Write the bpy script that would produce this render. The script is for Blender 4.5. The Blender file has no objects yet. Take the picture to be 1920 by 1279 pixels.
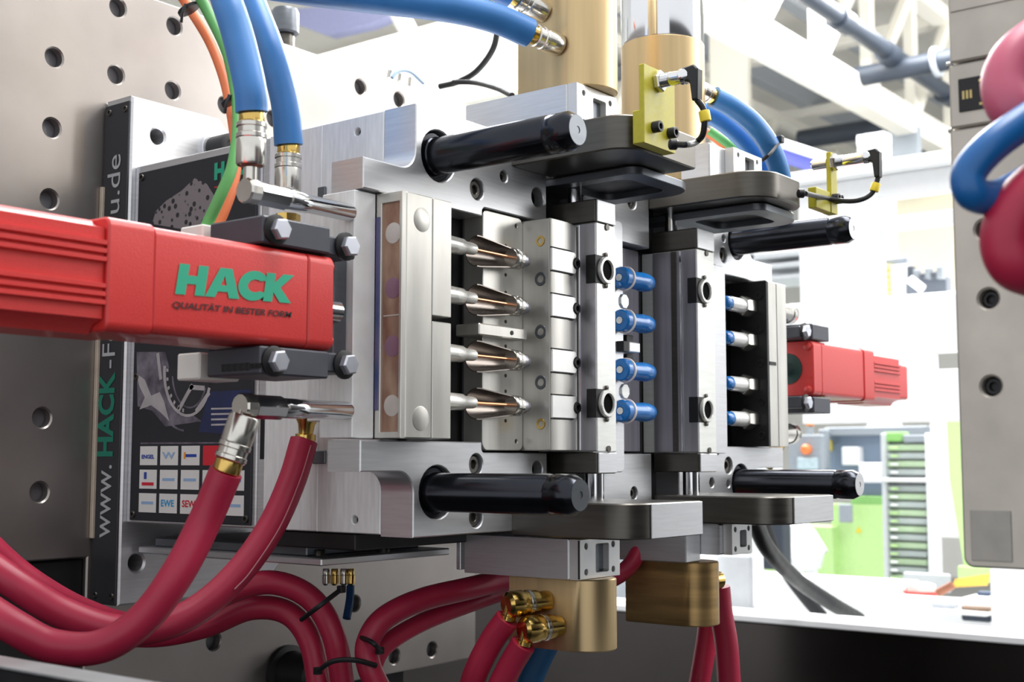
import bpy, bmesh, math, random
from mathutils import Vector, Matrix
from mathutils.geometry import tessellate_polygon
random.seed(7)
S = bpy.context.scene
# ------------------------------------------------------------------ camera
# x runs along the machine platen, y into the platen, z up; the lens sits at the origin, 1.35 m above the floor
FPX, TH, PT = 2400.0, math.radians(37.6), math.radians(5.33)
VD = Vector((math.cos(TH)*math.cos(PT), math.sin(TH)*math.cos(PT), math.sin(PT)))
VR = Vector((math.sin(TH), -math.cos(TH), 0.0))
VU = VR.cross(VD)
cam = bpy.data.cameras.new('camera'); co = bpy.data.objects.new('camera', cam); S.collection.objects.link(co)
co.matrix_world = Matrix(((VR.x, VU.x, -VD.x, 0), (VR.y, VU.y, -VD.y, 0), (VR.z, VU.z, -VD.z, 0), (0, 0, 0, 1)))
cam.sensor_width = 36; cam.lens = FPX/1920*36; cam.clip_start = .02; cam.clip_end = 100
cam.dof.use_dof = True; cam.dof.focus_distance = 1.12; cam.dof.aperture_fstop = 11
S.camera = co
# ------------------------------------------------------------------ world, lights, exposure
S.view_settings.view_transform = 'Standard'; S.view_settings.look = 'None'
S.view_settings.gamma = 1; S.view_settings.use_curve_mapping = False
S.view_settings.exposure = 0.0
W = bpy.data.worlds.new('hall_daylight'); S.world = W; W.use_nodes = True
bgn = W.node_tree.nodes['Background']; bgn.inputs[0].default_value = (.96, .98, 1.0, 1); bgn.inputs[1].default_value = 1.1
def area(name, loc, target, sx, sy, power, col=(1, 1, 1)):
    l = bpy.data.lights.new(name, 'AREA'); l.shape = 'RECTANGLE'; l.size = sx; l.size_y = sy; l.energy = power; l.color = col
    o = bpy.data.objects.new(name, l); S.collection.objects.link(o); o.location = loc
    o.rotation_euler = (Vector(target)-Vector(loc)).to_track_quat('-Z', 'Y').to_euler(); return o
area('assumed_key_light', (3.3, -1.7, 3.3), (1.0, .95, .25), 1.8, 1.4, 75, (1, .985, .96))  # assumed soft key from the right; the hall has no window there
area('side_fill_light', (2.7, -.6, .85), (1.2, .75, .15), 1.1, 1.1, 23, (1, .99, .97))  # added unseen soft source that brightens the mould's front faces
area('assumed_top_light', (1.4, .25, 3.0), (1.1, .7, 0), 2.4, .8, 110, (1, .99, .97))  # assumed light from above, out of view; no lamp is built for it
area('hall_fill_light', (6.0, 3.0, 3.55), (5.0, 2.6, 0), 6, 4, 1500, (1, 1, 1))  # added unseen source that brightens the hall behind, without any fitting
area('roof_fill_light', (9.0, .3, 1.6), (9.2, 4.0, 4.0), 2.5, 1.2, 150, (1, .99, .96))  # added out of view to lift the underside of the roof
# ------------------------------------------------------------------ pixel helpers (frame 1920x1279) used to read sizes off the photograph
def ray(x, y): return VD+(x-960)/FPX*VR-(y-639.5)/FPX*VU
def oX(x, y, X): d = ray(x, y); return d*(X/d.x)
def oY(x, y, Y): d = ray(x, y); return d*(Y/d.y)
def oZ(x, y, Z): d = ray(x, y); return d*(Z/d.z)
def dp(x, y, D): return ray(x, y)*D
def sx(P, ax, px):
    P = Vector(P); e = Vector((0, 0, 0)); e[ax] = 1; k = (px-960)/FPX
    return P+e*((k*P.dot(VD)-P.dot(VR))/(e.dot(VR)-k*e.dot(VD)))
# ------------------------------------------------------------------ materials
MATS = {}
def mat(name, col, metal=0.0, rough=.5, var=.06, scale=(60, 60, 60), bump=0.0, rvar=.1, coat=0, emit=None, spec=.5, trans=0, col2=None, fac=None):
    if name in MATS: return MATS[name]
    m = bpy.data.materials.new(name); m.use_nodes = True; nt = m.node_tree; b = nt.nodes['Principled BSDF']
    c = tuple((v/12.92 if v <= .04045 else ((v+.055)/1.055)**2.4) for v in [q/255 for q in col])
    b.inputs['Metallic'].default_value = metal; b.inputs['Roughness'].default_value = rough
    b.inputs['Specular IOR Level'].default_value = spec
    if coat: b.inputs['Coat Weight'].default_value = coat; b.inputs['Coat Roughness'].default_value = .12
    if trans: b.inputs['Transmission Weight'].default_value = trans
    tc = nt.nodes.new('ShaderNodeTexCoord'); mp = nt.nodes.new('ShaderNodeMapping'); mp.inputs['Scale'].default_value = scale
    geo = nt.nodes.new('ShaderNodeNewGeometry'); nt.links.new(geo.outputs['Position'], mp.inputs[0])
    nz = nt.nodes.new('ShaderNodeTexNoise'); nz.inputs['Scale'].default_value = 1; nz.inputs['Detail'].default_value = 4; nt.links.new(mp.outputs[0], nz.inputs['Vector'])
    rp = nt.nodes.new('ShaderNodeValToRGB'); rp.color_ramp.elements[0].position = .3; rp.color_ramp.elements[1].position = .7
    lo = [max(0, v*(1-var*2)) for v in c]; hi = [min(1, v*(1+var)) for v in c]
    if col2:
        lo = [(v/12.92 if v <= .04045 else ((v+.055)/1.055)**2.4) for v in [q/255 for q in col2]]
    rp.color_ramp.elements[0].color = (*lo, 1); rp.color_ramp.elements[1].color = (*hi, 1)
    nt.links.new(nz.outputs[0], rp.inputs[0]); nt.links.new(rp.outputs[0], b.inputs['Base Color'])
    mr = nt.nodes.new('ShaderNodeMapRange'); mr.inputs['To Min'].default_value = max(.02, rough-rvar); mr.inputs['To Max'].default_value = rough+rvar
    nt.links.new(nz.outputs[0], mr.inputs[0]); nt.links.new(mr.outputs[0], b.inputs['Roughness'])
    if bump:
        bp = nt.nodes.new('ShaderNodeBump'); bp.inputs['Strength'].default_value = bump; bp.inputs['Distance'].default_value = .001
        nt.links.new(nz.outputs[0], bp.inputs['Height']); nt.links.new(bp.outputs[0], b.inputs['Normal'])
    if emit: b.inputs['Emission Color'].default_value = (*c, 1); b.inputs['Emission Strength'].default_value = emit
    MATS[name] = m; return m
PLATEN = mat('ground_platen_steel', (156, 150, 146), .88, .38, .05, (14, 14, 14), rvar=.05)
STEEL = mat('ground_steel', (212, 213, 216), .8, .36, .04, (30, 30, 500), rvar=.05)
MILL = mat('milled_steel', (236, 236, 236), .15, .42, .05, (40, 300, 40), bump=.1)
TAN = mat('brushed_warm_steel', (206, 204, 198), .75, .34, .08, (60, 60, 8), rvar=.06)
TAND = mat('brushed_dark_steel', (176, 174, 182), .75, .33, .1, (160, 160, 6), rvar=.08)
COLF = mat('bright_column_steel', (236, 237, 233), .45, .36, .03, (40, 40, 300), rvar=.04)
DARK = mat('burnished_steel', (96, 93, 88), .85, .36, .07, (20, 20, 300))
GREY = mat('dark_ground_steel', (112, 116, 122), .85, .4, .06, (50, 50, 200))
BLK = mat('black_oxide_steel', (38, 38, 40), .4, .45, .1)
BLKP = mat('black_plate', (46, 47, 52), .1, .5, .06)
PIN = mat('blackened_guide_pin', (52, 54, 60), .9, .2, .08, (20, 20, 20))
CHROME = mat('chrome', (228, 229, 232), 1, .1, .01, rvar=.03)
NICK = mat('nickel_plate', (214, 211, 204), .95, .22, .05, (80, 80, 80))
ZINC = mat('zinc_bolt', (205, 208, 218), .8, .35, .04)
BRASS = mat('brass', (208, 182, 138), .8, .38, .09, (70, 70, 4))
BRASSP = mat('polished_brass', (214, 180, 104), 1, .18, .04)
RED = mat('red_enamel', (205, 52, 50), 0, .42, .03, (900, 900, 900), bump=.12, coat=.25)
REDD = mat('red_enamel_far', (205, 58, 54), 0, .4, .03)
CRIM = mat('crimson_rubber', (174, 36, 68), 0, .42, .05, (30, 30, 30), spec=.45)
BLUE = mat('blue_rubber', (58, 124, 192), 0, .42, .05, (30, 30, 30))
GREEN = mat('green_rubber', (92, 166, 90), 0, .5, .04)
ORANGE = mat('orange_rubber', (228, 120, 72), 0, .5, .04)
BLUEP = mat('blue_plastic', (16, 116, 196), 0, .28, .03, coat=.4)
WHITE = mat('white_paint', (240, 241, 242), 0, .5, .01)
WHITEP = mat('white_plastic', (236, 234, 228), 0, .4, .02)
YEL = mat('yellow_enamel', (188, 178, 46), 0, .45, .05, (200, 200, 200))
YELT = mat('yellow_tape', (232, 206, 50), 0, .5)
RUB = mat('black_rubber', (24, 25, 28), 0, .5, .1)
COPPER = mat('copper_needle', (214, 150, 110), .9, .25, .03)
STAIN = mat('oil_stained_copper', (176, 146, 126), .55, .34, .1, (70, 70, 26), col2=(126, 84, 70))
HOLE_SHADE = mat('hole_shade', (8, 8, 9), 0, .7, 0, spec=.05)  # black for discs that stand in for the shade inside holes
TEAL = mat('teal_print', (38, 162, 128), 0, .5, 0)
BLKT = mat('black_print', (28, 22, 26), 0, .5, 0)
GREYT = mat('grey_print', (176, 178, 182), 0, .5, 0)
TEALD = mat('dark_teal_print', (20, 120, 98), 0, .5, 0)
PAPER = mat('white_print', (226, 224, 222), 0, .5, .01)
# ------------------------------------------------------------------ geometry collectors
class G:
    def __init__(s): s.v = []; s.f = []
    def add(s, v, f):
        n = len(s.v); s.v += [tuple(p) for p in v]; s.f += [[i+n for i in q] for q in f]; return s
    def bm(s, bm):
        bm.verts.index_update(); return s.add([v.co[:] for v in bm.verts], [[v.index for v in f.verts] for f in bm.faces])
    def box(s, x0, x1, y0, y1, z0, z1, b=.0007, seg=1):
        bm = bmesh.new(); bmesh.ops.create_cube(bm, size=1)
        for v in bm.verts: v.co = Vector(((x0+x1)/2+v.co.x*abs(x1-x0), (y0+y1)/2+v.co.y*abs(y1-y0), (z0+z1)/2+v.co.z*abs(z1-z0)))
        if b: bmesh.ops.bevel(bm, geom=bm.edges[:], offset=b, segments=seg, affect='EDGES', profile=.5)
        s.bm(bm); bm.free(); return s
    def lathe(s, p, d, prof, seg=24, phase=0):
        p = Vector(p); d = Vector(d).normalized(); a = d.orthogonal().normalized(); c = d.cross(a); V = []; F = []
        for r, h in prof:
            for k in range(seg):
                t = 2*math.pi*k/seg+phase; V.append(p+d*h+(a*math.cos(t)+c*math.sin(t))*max(r, 1e-6))
        for i in range(len(prof)-1):
            for k in range(seg): F.append([i*seg+k, i*seg+(k+1) % seg, (i+1)*seg+(k+1) % seg, (i+1)*seg+k])
        F.append(list(range(seg))[::-1]); n = (len(prof)-1)*seg; F.append([n+k for k in range(seg)])
        return s.add(V, F)
    def cyl(s, p, q, r, seg=20, r2=None, b=0):
        p = Vector(p); q = Vector(q); L = (q-p).length; r2 = r if r2 is None else r2
        if b: return s.lathe(p, q-p, [(r-b, 0), (r, b), (r2, L-b), (r2-b, L)], seg)
        return s.lathe(p, q-p, [(r, 0), (r2, L)], seg)
    def tube(s, pts, r, seg=14, sub=7, caps=True):
        P = smooth(pts, sub); n = len(P); rr = r if isinstance(r, (list, tuple)) else None
        t0 = (P[1]-P[0]).normalized(); a = t0.orthogonal().normalized(); V = []; F = []
        for i, p in enumerate(P):
            t = (P[min(i+1, n-1)]-P[max(i-1, 0)]).normalized(); a = (a-t*a.dot(t)).normalized(); c = t.cross(a)
            R = r if rr is None else rr[0]+(rr[-1]-rr[0])*i/(n-1)
            for k in range(seg):
                g = 2*math.pi*k/seg; V.append(p+(a*math.cos(g)+c*math.sin(g))*R)
        for i in range(n-1):
            for k in range(seg): F.append([i*seg+k, i*seg+(k+1) % seg, (i+1)*seg+(k+1) % seg, (i+1)*seg+k])
        if caps: F.append(list(range(seg))); F.append([(n-1)*seg+k for k in range(seg)])
        return s.add(V, F)
    def prism(s, axis, outline, a0, a1, holes=(), b=.0006):
        def area2(p): return sum(p[i-1][0]*p[i][1]-p[i][0]*p[i-1][1] for i in range(len(p)))
        loops = []
        for k, lp in enumerate([outline]+list(holes)):
            lp = [Vector((q[0], q[1])) for q in lp]; A = area2(lp)
            if (A < 0) == (k == 0): lp = lp[::-1]
            ins = []; n = len(lp)
            for i in range(n):
                e0 = (lp[i]-lp[i-1]); e1 = (lp[(i+1) % n]-lp[i])
                if e0.length < 1e-9 or e1.length < 1e-9: ins.append(lp[i].copy()); continue
                n0 = Vector((-e0.y, e0.x)).normalized(); n1 = Vector((-e1.y, e1.x)).normalized(); h = n0+n1
                h = h/max(.35, h.dot(n0)) if h.length > 1e-6 else n0
                ins.append(lp[i]+h*b)
            loops.append((lp, ins))
        def P(q, a): return (q[0], a, q[1]) if axis == 'Y' else ((a, q[0], q[1]) if axis == 'X' else (q[0], q[1], a))
        V = []; F = []; st = []
        for lp, ins in loops:
            n = len(lp); o = len(V); st.append((o, n))
            V += [P(q, a0) for q in ins]+[P(q, a0+b) for q in lp]+[P(q, a1-b) for q in lp]+[P(q, a1) for q in ins]
            for r in range(3):
                for i in range(n): F.append([o+r*n+i, o+r*n+(i+1) % n, o+(r+1)*n+(i+1) % n, o+(r+1)*n+i])
        tri = tessellate_polygon([[Vector((q[0], q[1], 0)) for q in ins] for lp, ins in loops])
        flat0 = []; flat1 = []
        for o, n in st: flat0 += range(o, o+n); flat1 += range(o+3*n, o+4*n)
        if len(loops) == 1 and len(loops[0][0]) > 4: pass
        for t in tri: F.append([flat0[i] for i in t]); F.append([flat1[i] for i in t][::-1])
        return s.add(V, F)
def smooth(pts, sub):
    P = [Vector(p) for p in pts]
    if len(P) < 3 or sub < 2: return P
    Q = [P[0]*2-P[1]]+P+[P[-1]*2-P[-2]]; out = []
    for i in range(1, len(Q)-2):
        a, b, c, d = Q[i-1:i+3]
        for k in range(sub):
            t = k/sub; out.append(.5*((2*b)+(c-a)*t+(2*a-5*b+4*c-d)*t*t+(3*b-a-3*c+d)*t**3))
    return out+[P[-1]]
def circ(u, v, r, n=20): return [(u+r*math.cos(2*math.pi*k/n), v+r*math.sin(2*math.pi*k/n)) for k in range(n)]
def fillet(poly, rad, n=6):
    out = []; N = len(poly)
    for i in range(N):
        r = rad[i] if isinstance(rad, (list, tuple)) else rad; p = Vector(poly[i]); a = Vector(poly[i-1]); c = Vector(poly[(i+1) % N])
        if r <= 0: out.append(tuple(p)); continue
        d0 = (a-p).normalized(); d1 = (c-p).normalized(); ang = d0.angle(d1); t = r/math.tan(ang/2); q0 = p+d0*t; q1 = p+d1*t
        cen = p+(d0+d1).normalized()*(r/math.sin(ang/2)); u0 = q0-cen; u1 = q1-cen; A = u0.angle_signed(u1)
        for k in range(n+1):
            t = -A*k/n; out.append((cen.x+u0.x*math.cos(t)-u0.y*math.sin(t), cen.y+u0.x*math.sin(t)+u0.y*math.cos(t)))
    return out
def rect(u0, v0, u1, v1): return [(u0, v0), (u1, v0), (u1, v1), (u0, v1)]
def rrect(u0, v0, u1, v1, r, n=5): return fillet(rect(u0, v0, u1, v1), r, n)
WL = {}
def tag(o, label=None, cat=None, group=None, kind=None):
    for k, v in (('label', label), ('category', cat), ('group', group), ('kind', kind)):
        if v: o[k] = v
    return o
def thing(name, label, cat, loc, group=None):
    o = bpy.data.objects.new(name, None); o.empty_display_size = .02; S.collection.objects.link(o); o.location = loc; WL[o] = Vector(loc)
    return tag(o, label, cat, group)
def put(name, g, m, parent=None, label=None, cat=None, group=None, kind=None, ang=35, pivot=None):
    me = bpy.data.meshes.new(name)
    lo = Vector([min(v[i] for v in g.v) for i in range(3)]); hi = Vector([max(v[i] for v in g.v) for i in range(3)])
    c = Vector(pivot) if pivot else Vector(((lo.x+hi.x)/2, (lo.y+hi.y)/2, lo.z if parent is None else (lo.z+hi.z)/2))
    me.from_pydata([Vector(v)-c for v in g.v], [], g.f); bm = bmesh.new(); bm.from_mesh(me)
    bmesh.ops.remove_doubles(bm, verts=bm.verts[:], dist=1e-6); bmesh.ops.recalc_face_normals(bm, faces=bm.faces[:]); bm.to_mesh(me); bm.free()
    me.polygons.foreach_set('use_smooth', [True]*len(me.polygons)); me.set_sharp_from_angle(angle=math.radians(ang)); me.update()
    me.materials.append(m); return link(name, me, c, parent, label, cat, group, kind)
def link(name, me, c, parent=None, label=None, cat=None, group=None, kind=None):
    o = bpy.data.objects.new(name, me); S.collection.objects.link(o); c = Vector(c); WL[o] = c
    if parent: o.parent = parent; o.location = c-WL[parent]
    else: o.location = c
    return tag(o, label, cat, group, kind)
def again(src, delta, parent=None, label=None):
    """a copy of one object sharing its mesh, moved by delta"""
    o = src.copy(); S.collection.objects.link(o); c = WL[src]+Vector(delta); WL[o] = c; p = parent or src.parent; o.parent = p
    o.location = c-WL[p] if p else c
    if label: o['label'] = label
    return o
def bx(name, m, parent, x0, x1, y0, y1, z0, z1, b=.0007, **k): return put(name, G().box(x0, x1, y0, y1, z0, z1, b), m, parent, **k)
def text(body, size, o, u, v, m, parent, name='lettering', shear=0, bold=0, thick=.0003, width=None):
    cu = bpy.data.curves.new('t', 'FONT'); cu.body = body; cu.size = size; cu.offset = bold; cu.shear = shear; cu.resolution_u = 3
    ob = bpy.data.objects.new('t', cu); me = bpy.data.meshes.new_from_object(ob); g = G(); o = Vector(o); u = Vector(u).normalized(); v = Vector(v).normalized(); n = u.cross(v).normalized()
    xs = [p.co.x for p in me.vertices]; k = 1 if not width else width/(max(xs)-min(xs)); x0 = min(xs)
    V = [o+u*((p.co.x-x0)*k)+v*p.co.y+n*thick for p in me.vertices]
    g.add(V, [list(q.vertices) for q in me.polygons]); bpy.data.objects.remove(ob); bpy.data.curves.remove(cu)
    r = put(name, g, m, parent); bpy.data.meshes.remove(me); return r
SCREW = {}
def screw(parent, p, d, r, m=None, h=.004, name='socket_screw'):
    """socket head cap screw, head standing h proud along d"""
    d = tuple(round(c, 3) for c in d); key = (d, r, h, (m or BLK).name)
    if key in SCREW: return again(SCREW[key], Vector(p)-WL[SCREW[key]], parent)
    g = G().lathe(p, d, [(r, -.004), (r, h-.0008), (r*.9, h), (r*.56, h), (r*.5, h-.0006), (r*.5, h-min(.003, r*.6)), (0, h-min(.003, r*.6))], 18)
    SCREW[key] = put(name, g, m or BLK, parent, pivot=p); return SCREW[key]
N_ = (0, -1, 0); L_ = (-1, 0, 0)
# ================================================================== THE PLATEN
YP = 1.088
pl = thing('machine_platen', 'thick ground steel machine platen with a grid of round bolt holes behind the mould', 'machine platen', (.45, 1.2, -.259))
holes = []
for i, j in [(i, j) for i in range(-5, 1) for j in (-1, 0, 1, 2, 3, 5, 6) if i > -5 or j > 0]+[(1, -1), (1, 0), (2, -1), (2, 0), (3, -1), (3, 0), (4, -1), (4, 0), (6, -1), (7, -1), (6, 8), (7, 9), (8, 9), (2, 8), (3, 8.3)]:
    holes.append(circ(.687+.07*i, .3885-.0697*j, .0093, 20))
po = [(-.3, -.0935), (.7400, -.0935), (.7400, -.259), (1.3345, -.259), (1.3345, .4805), (-.3, .4805)]
put('face_plate', G().prism('Y', po, YP, YP+.011, holes, .0015), PLATEN, pl)
put('core_plate', G().prism('Y', po, YP+.011, YP+.16, (), .001), mat('platen_core_steel', (124, 124, 128), .5, .5), pl)
bx('lower_step', BLK, pl, -.3, .739, YP+.004, YP+.15, -.515, -.0945, .002)
bx('lower_rib', BLK, pl, .74, 1.25, YP+.05, YP+.16, -.5, -.26, .002)
# rounded stub of a tie rod below the mould and its collar
tb = G().lathe((1.0, YP, -.235), N_, [(.03, 0), (.03, .006), (.024, .008), (.024, .05), (.021, .054), (0, .054)], 28)
put('round_stop', tb, BLK, pl)
# small hardware on top of the platen
kn = thing('platen_knob', 'grey ribbed cylindrical knob on a stud on the platen top', 'knob', (1.022, 1.132, .4805))
put('stud', G().lathe((1.022, 1.132, .4805), (0, 0, 1), [(.0115, 0), (.0115, .028), (.0105, .03)], 20), DARK, kn)
put('cap', G().lathe((1.022, 1.132, .5105), (0, 0, 1), [(.014, 0), (.0165, .002), (.0165, .027), (.0145, .031), (.0, .031)], 24), GREY, kn)
for x, y in ((.9, 1.15), (1.0, 1.145)):
    put('eye_stud', G().cyl((x+.03, y, .4805), (x+.03, y, .49), .004, 10), DARK, pl)
fb = thing('air_fitting', 'small nickel air fittings with thin tube on the platen top edge', 'fitting', (1.22, 1.13, .4805))
put('body', G().box(1.19, 1.25, 1.12, 1.14, .4805, .492, .002), NICK, fb)
for k in range(3): put('nipple', G().lathe((1.2+.02*k, 1.13, .49), (0, -.2, 1), [(.005, 0), (.005, .008), (.003, .01), (.003, .02)], 12), NICK, fb)
put('thin_tube', G().tube([oY(735, 146, 1.115), oY(746, 134, 1.115), oY(768, 134, 1.12), oY(794, 156, 1.125)], .0025, 8), mat('pale_blue_tube', (150, 175, 200), 0, .4), fb)
# ================================================================== THE MOULD HALF ON THE PLATEN
mo = thing('injection_mould', 'open steel injection mould half bolted to the platen with four black guide pins', 'mould', (1.042, .88, -.1376))
X0, X1, ZT, ZB = .7536, 1.3304, .287, -.059
YF = .678
# clamp plate with its two ears
co_ = [(.7468, -.1376), (.925, -.1376), (.96, -.1), (1.337, -.1), (1.337, .3), (.92, .3), (.885, .33), (.856, .3574), (.7468, .3574)]
cp = put('clamp_plate', G().prism('Y', co_, 1.046, YP-.0002, [circ(.7785, .3225, .0082), circ(.7665, -.098, .0085), circ(.825, -.098, .0095)], .002), STEEL, mo)
for x, z in ((.7785, .3225), (.7665, -.098), (.825, -.098)): put('bolt_hole_shade', G().lathe((x, 1.075, z), N_, [(.009, 0), (.009, .002)], 16), HOLE_SHADE, cp)
screw(cp, (.8475, 1.046, .322), N_, .0135, BLK, .03, 'clamp_bolt')
put('washer', G().lathe((.8475, 1.046, .322), N_, [(.017, 0), (.017, .004), (.0165, .0045)], 24), STEEL, cp)
# insulation edge plate beside it and black strip with the web address
bx('edge_shim', mat('beige_shim', (190, 176, 160), .2, .5), mo, .7415, .7466, 1.083, YP-.0003, -.075, .27, .0004)
st = bx('name_strip', BLKP, mo, .7443, .7466, 1.0472, 1.0866, -.137, .352, .0006)
for z in (.3445, -.129):
    for y in (1.053, 1.079): screw(st, (.7443, y, z), L_, .0036, DARK, .0012)
u, v = (0, 0, 1), (0, 1, 0)    # reads upwards, letters stand with their heads away from the mould face
def strip(body, z0, z1, m, size, bold=0): return text(body, size, (.7441, 1.058, z0), (0, 0, 1), (0, 1, 0), m, st, width=z1-z0, bold=bold)
def zs(y, x=215): return oX(x, y, .744).z
strip('www.', zs(1010), zs(872), GREYT, .036)
strip('HACK', zs(856), zs(697), TEALD, .034, .0012)
strip('-Formenba', zs(690), zs(412), GREYT, .03)
strip('u.de', zs(400), zs(291), GREYT, .03)
# spacer block, its poster, and the two plates in front of it
sp = bx('spacer_block', STEEL, mo, X0, X1, .862, 1.046, ZB, ZT, .001)
bx('spacer_edge', STEEL, mo, X0+.001, X1, .8525, .8618, ZB+.001, ZT-.001, .0006)
slot = bx('slot_insert', BLK, mo, X0+.0003, X0+.02, .8535, .8585, .001, .041, .0003)
def milled(name, y0, y1, hl):
    return put(name, G().prism('X', rect(y0, ZB, y1, ZT), X0, X1, [circ(a, b, .0034, 14) for a, b in hl], .0008), MILL, mo)
milled('support_plate', .7855, .852, [])
milled('cavity_backing_plate', .7136, .7852, [(oX(670, 247, X0).y, oX(670, 247, X0).z), (oX(665, 975, X0).y, oX(665, 975, X0).z)])
for k, (a, b) in enumerate(((668, 247), (664, 975))):
    p = oX(a, b, X0); put('hole_plug', G().cyl((X0+.006, p.y, p.z), (X0+.008, p.y, p.z), .0036, 12), BLK, mo)
for a, b, c, d in ((598, 352, 612, 375), (588, 845, 612, 870)):
    p = oX(a, b, X0); q = oX(c, d, X0); bx('locating_lug', GREY, mo, X0-.002, X0+.004, q.y, p.y, q.z, p.z)
# poster panel on the side of the spacer
poster = bx('poster_panel', mat('poster_black', (34, 36, 44), 0, .4, .05), mo, X0-.0022, X0-.0002, .8665, 1.0385, -.0565, .2795, .0005)
XQ = X0-.0024
def pq(x, y): p = oX(x, y, XQ); return (p.y, p.z)
def flat(name, pts, m, off=0, parent=poster): return put(name, G().add([(XQ-off, a, b) for a, b in pts], [list(range(len(pts)))]), m, parent)
for y, z in ((1.033, .274), (1.033, -.051), (.872, -.051), (.872, .274), (1.033, .08)): screw(poster, (X0-.0022, y, z), L_, .0035, DARK, .0015)
# art: pale stippled shape at the top
m = bpy.data.materials.new('stippled_print'); m.use_nodes = True; nt = m.node_tree; b = nt.nodes['Principled BSDF']; b.inputs['Roughness'].default_value = .5
ge = nt.nodes.new('ShaderNodeNewGeometry'); vo = nt.nodes.new('ShaderNodeTexVoronoi'); vo.inputs['Scale'].default_value = 135; nt.links.new(ge.outputs['Position'], vo.inputs['Vector'])
rp = nt.nodes.new('ShaderNodeValToRGB'); rp.color_ramp.elements[0].position = .30; rp.color_ramp.elements[0].color = (.018, .018, .025, 1); rp.color_ramp.elements[1].position = .38; rp.color_ramp.elements[1].color = (.22, .19, .2, 1)
nt.links.new(vo.outputs['Distance'], rp.inputs[0]); nt.links.new(rp.outputs[0], b.inputs['Base Color'])
flat('printed_sponge', [pq(*q) for q in ((285, 420), (292, 396), (312, 376), (340, 358), (365, 334), (388, 345), (405, 372), (412, 410), (400, 440))], m)
MAUVE = mat('mauve_print', (118, 112, 124), 0, .5, .25, (60, 60, 60), col2=(60, 54, 66)); NAVY = mat('navy_print', (36, 44, 84), 0, .5, .2, (30, 30, 30)); PALE = mat('pale_print', (178, 172, 174), 0, .5, .1)
flat('printed_swoosh', [pq(*q) for q in ((256, 700), (272, 712), (284, 742), (300, 735), (308, 752), (318, 790), (300, 772), (284, 760), (262, 768), (272, 745), (262, 725))], PALE, .0003)
flat('printed_bodywork', [pq(*q) for q in ((256, 660), (310, 660), (330, 740), (350, 770), (378, 790), (310, 800), (285, 770), (258, 762))], MAUVE)
flat('printed_sky', [pq(*q) for q in ((372, 810), (392, 735), (470, 730), (470, 818))], NAVY)
def arc_strip(name, cx, cy, rx, ry, a0, a1, w, m, off):
    P = []; n = 18
    for k in range(n+1): t = math.radians(a0+(a1-a0)*k/n); P.append(pq(cx+rx*math.cos(t), cy+ry*math.sin(t)))
    Q = []
    for k in range(n+1): t = math.radians(a0+(a1-a0)*k/n); Q.append(pq(cx+(rx-w)*math.cos(t), cy+(ry-w)*math.sin(t)))
    V = [(XQ-off, a, b) for a, b in P+Q]; return put(name, G().add(V, [[k, k+1, n+2+k, n+1+k] for k in range(n)]), m, poster)
flat('printed_wheel_hub', [pq(312, 690), pq(395, 690), pq(392, 735), pq(370, 775), pq(335, 778), pq(312, 740)], BLKP, .0001)
arc_strip('printed_wheel_rim', 352, 700, 46, 82, 20, 190, 5, PALE, .0002); arc_strip('printed_wheel_rim', 356, 700, 34, 66, 25, 175, 3, MAUVE, .0002); arc_strip('printed_wheel_arch', 350, 705, 62, 105, 95, 185, 4, MAUVE, .0002)
for t_ in range(100, 190, 14): flat('printed_lug', [pq(352+40*math.cos(math.radians(t_+d_))*f_, 702+73*math.sin(math.radians(t_+d_))*f_) for d_, f_ in ((0, 1), (5, 1), (5, .9), (0, .9))], PALE, .0003)
for a, b in (((334, 772), (352, 738)), ((352, 738), (362, 722)), ((368, 772), (393, 736)), ((356, 726), (384, 728)), ((296, 662), (302, 712))):
    A = Vector(pq(*a)); B = Vector(pq(*b)); d = (B-A).normalized().orthogonal()*.0022
    put('printed_spoke', G().add([(XQ-.0003, q.x, q.y) for q in (A+d, B+d, B-d, A-d)], [[0, 1, 2, 3]]), PALE, poster)
for k in range(4):
    A = pq(396, 765+10*k); B = pq(446-(6 if k == 3 else 0), 764+10*k); flat('printed_line', [(A[0], A[1]), (B[0], B[1]), (B[0], B[1]-.0016), (A[0], A[1]-.0016)], PALE, .0001)
A = pq(264, 830); B = pq(420, 829); flat('printed_caption', [(A[0], A[1]), (B[0], B[1]), (B[0], B[1]-.0014), (A[0], A[1]-.0014)], MAUVE, .0001)
h = pq(402, 336); text('HACK', .02, (XQ, h[0], h[1]), (0, -1, 0), (0, 0, 1), TEAL, poster, bold=.0013)
A = pq(402, 350); B = pq(440, 345); flat('printed_red_line', [(A[0], A[1]), (B[0], B[1]), (B[0], B[1]-.0015), (A[0], A[1]-.0015)], mat('red_print', (176, 40, 50), 0, .5, 0), .0001)
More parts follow.
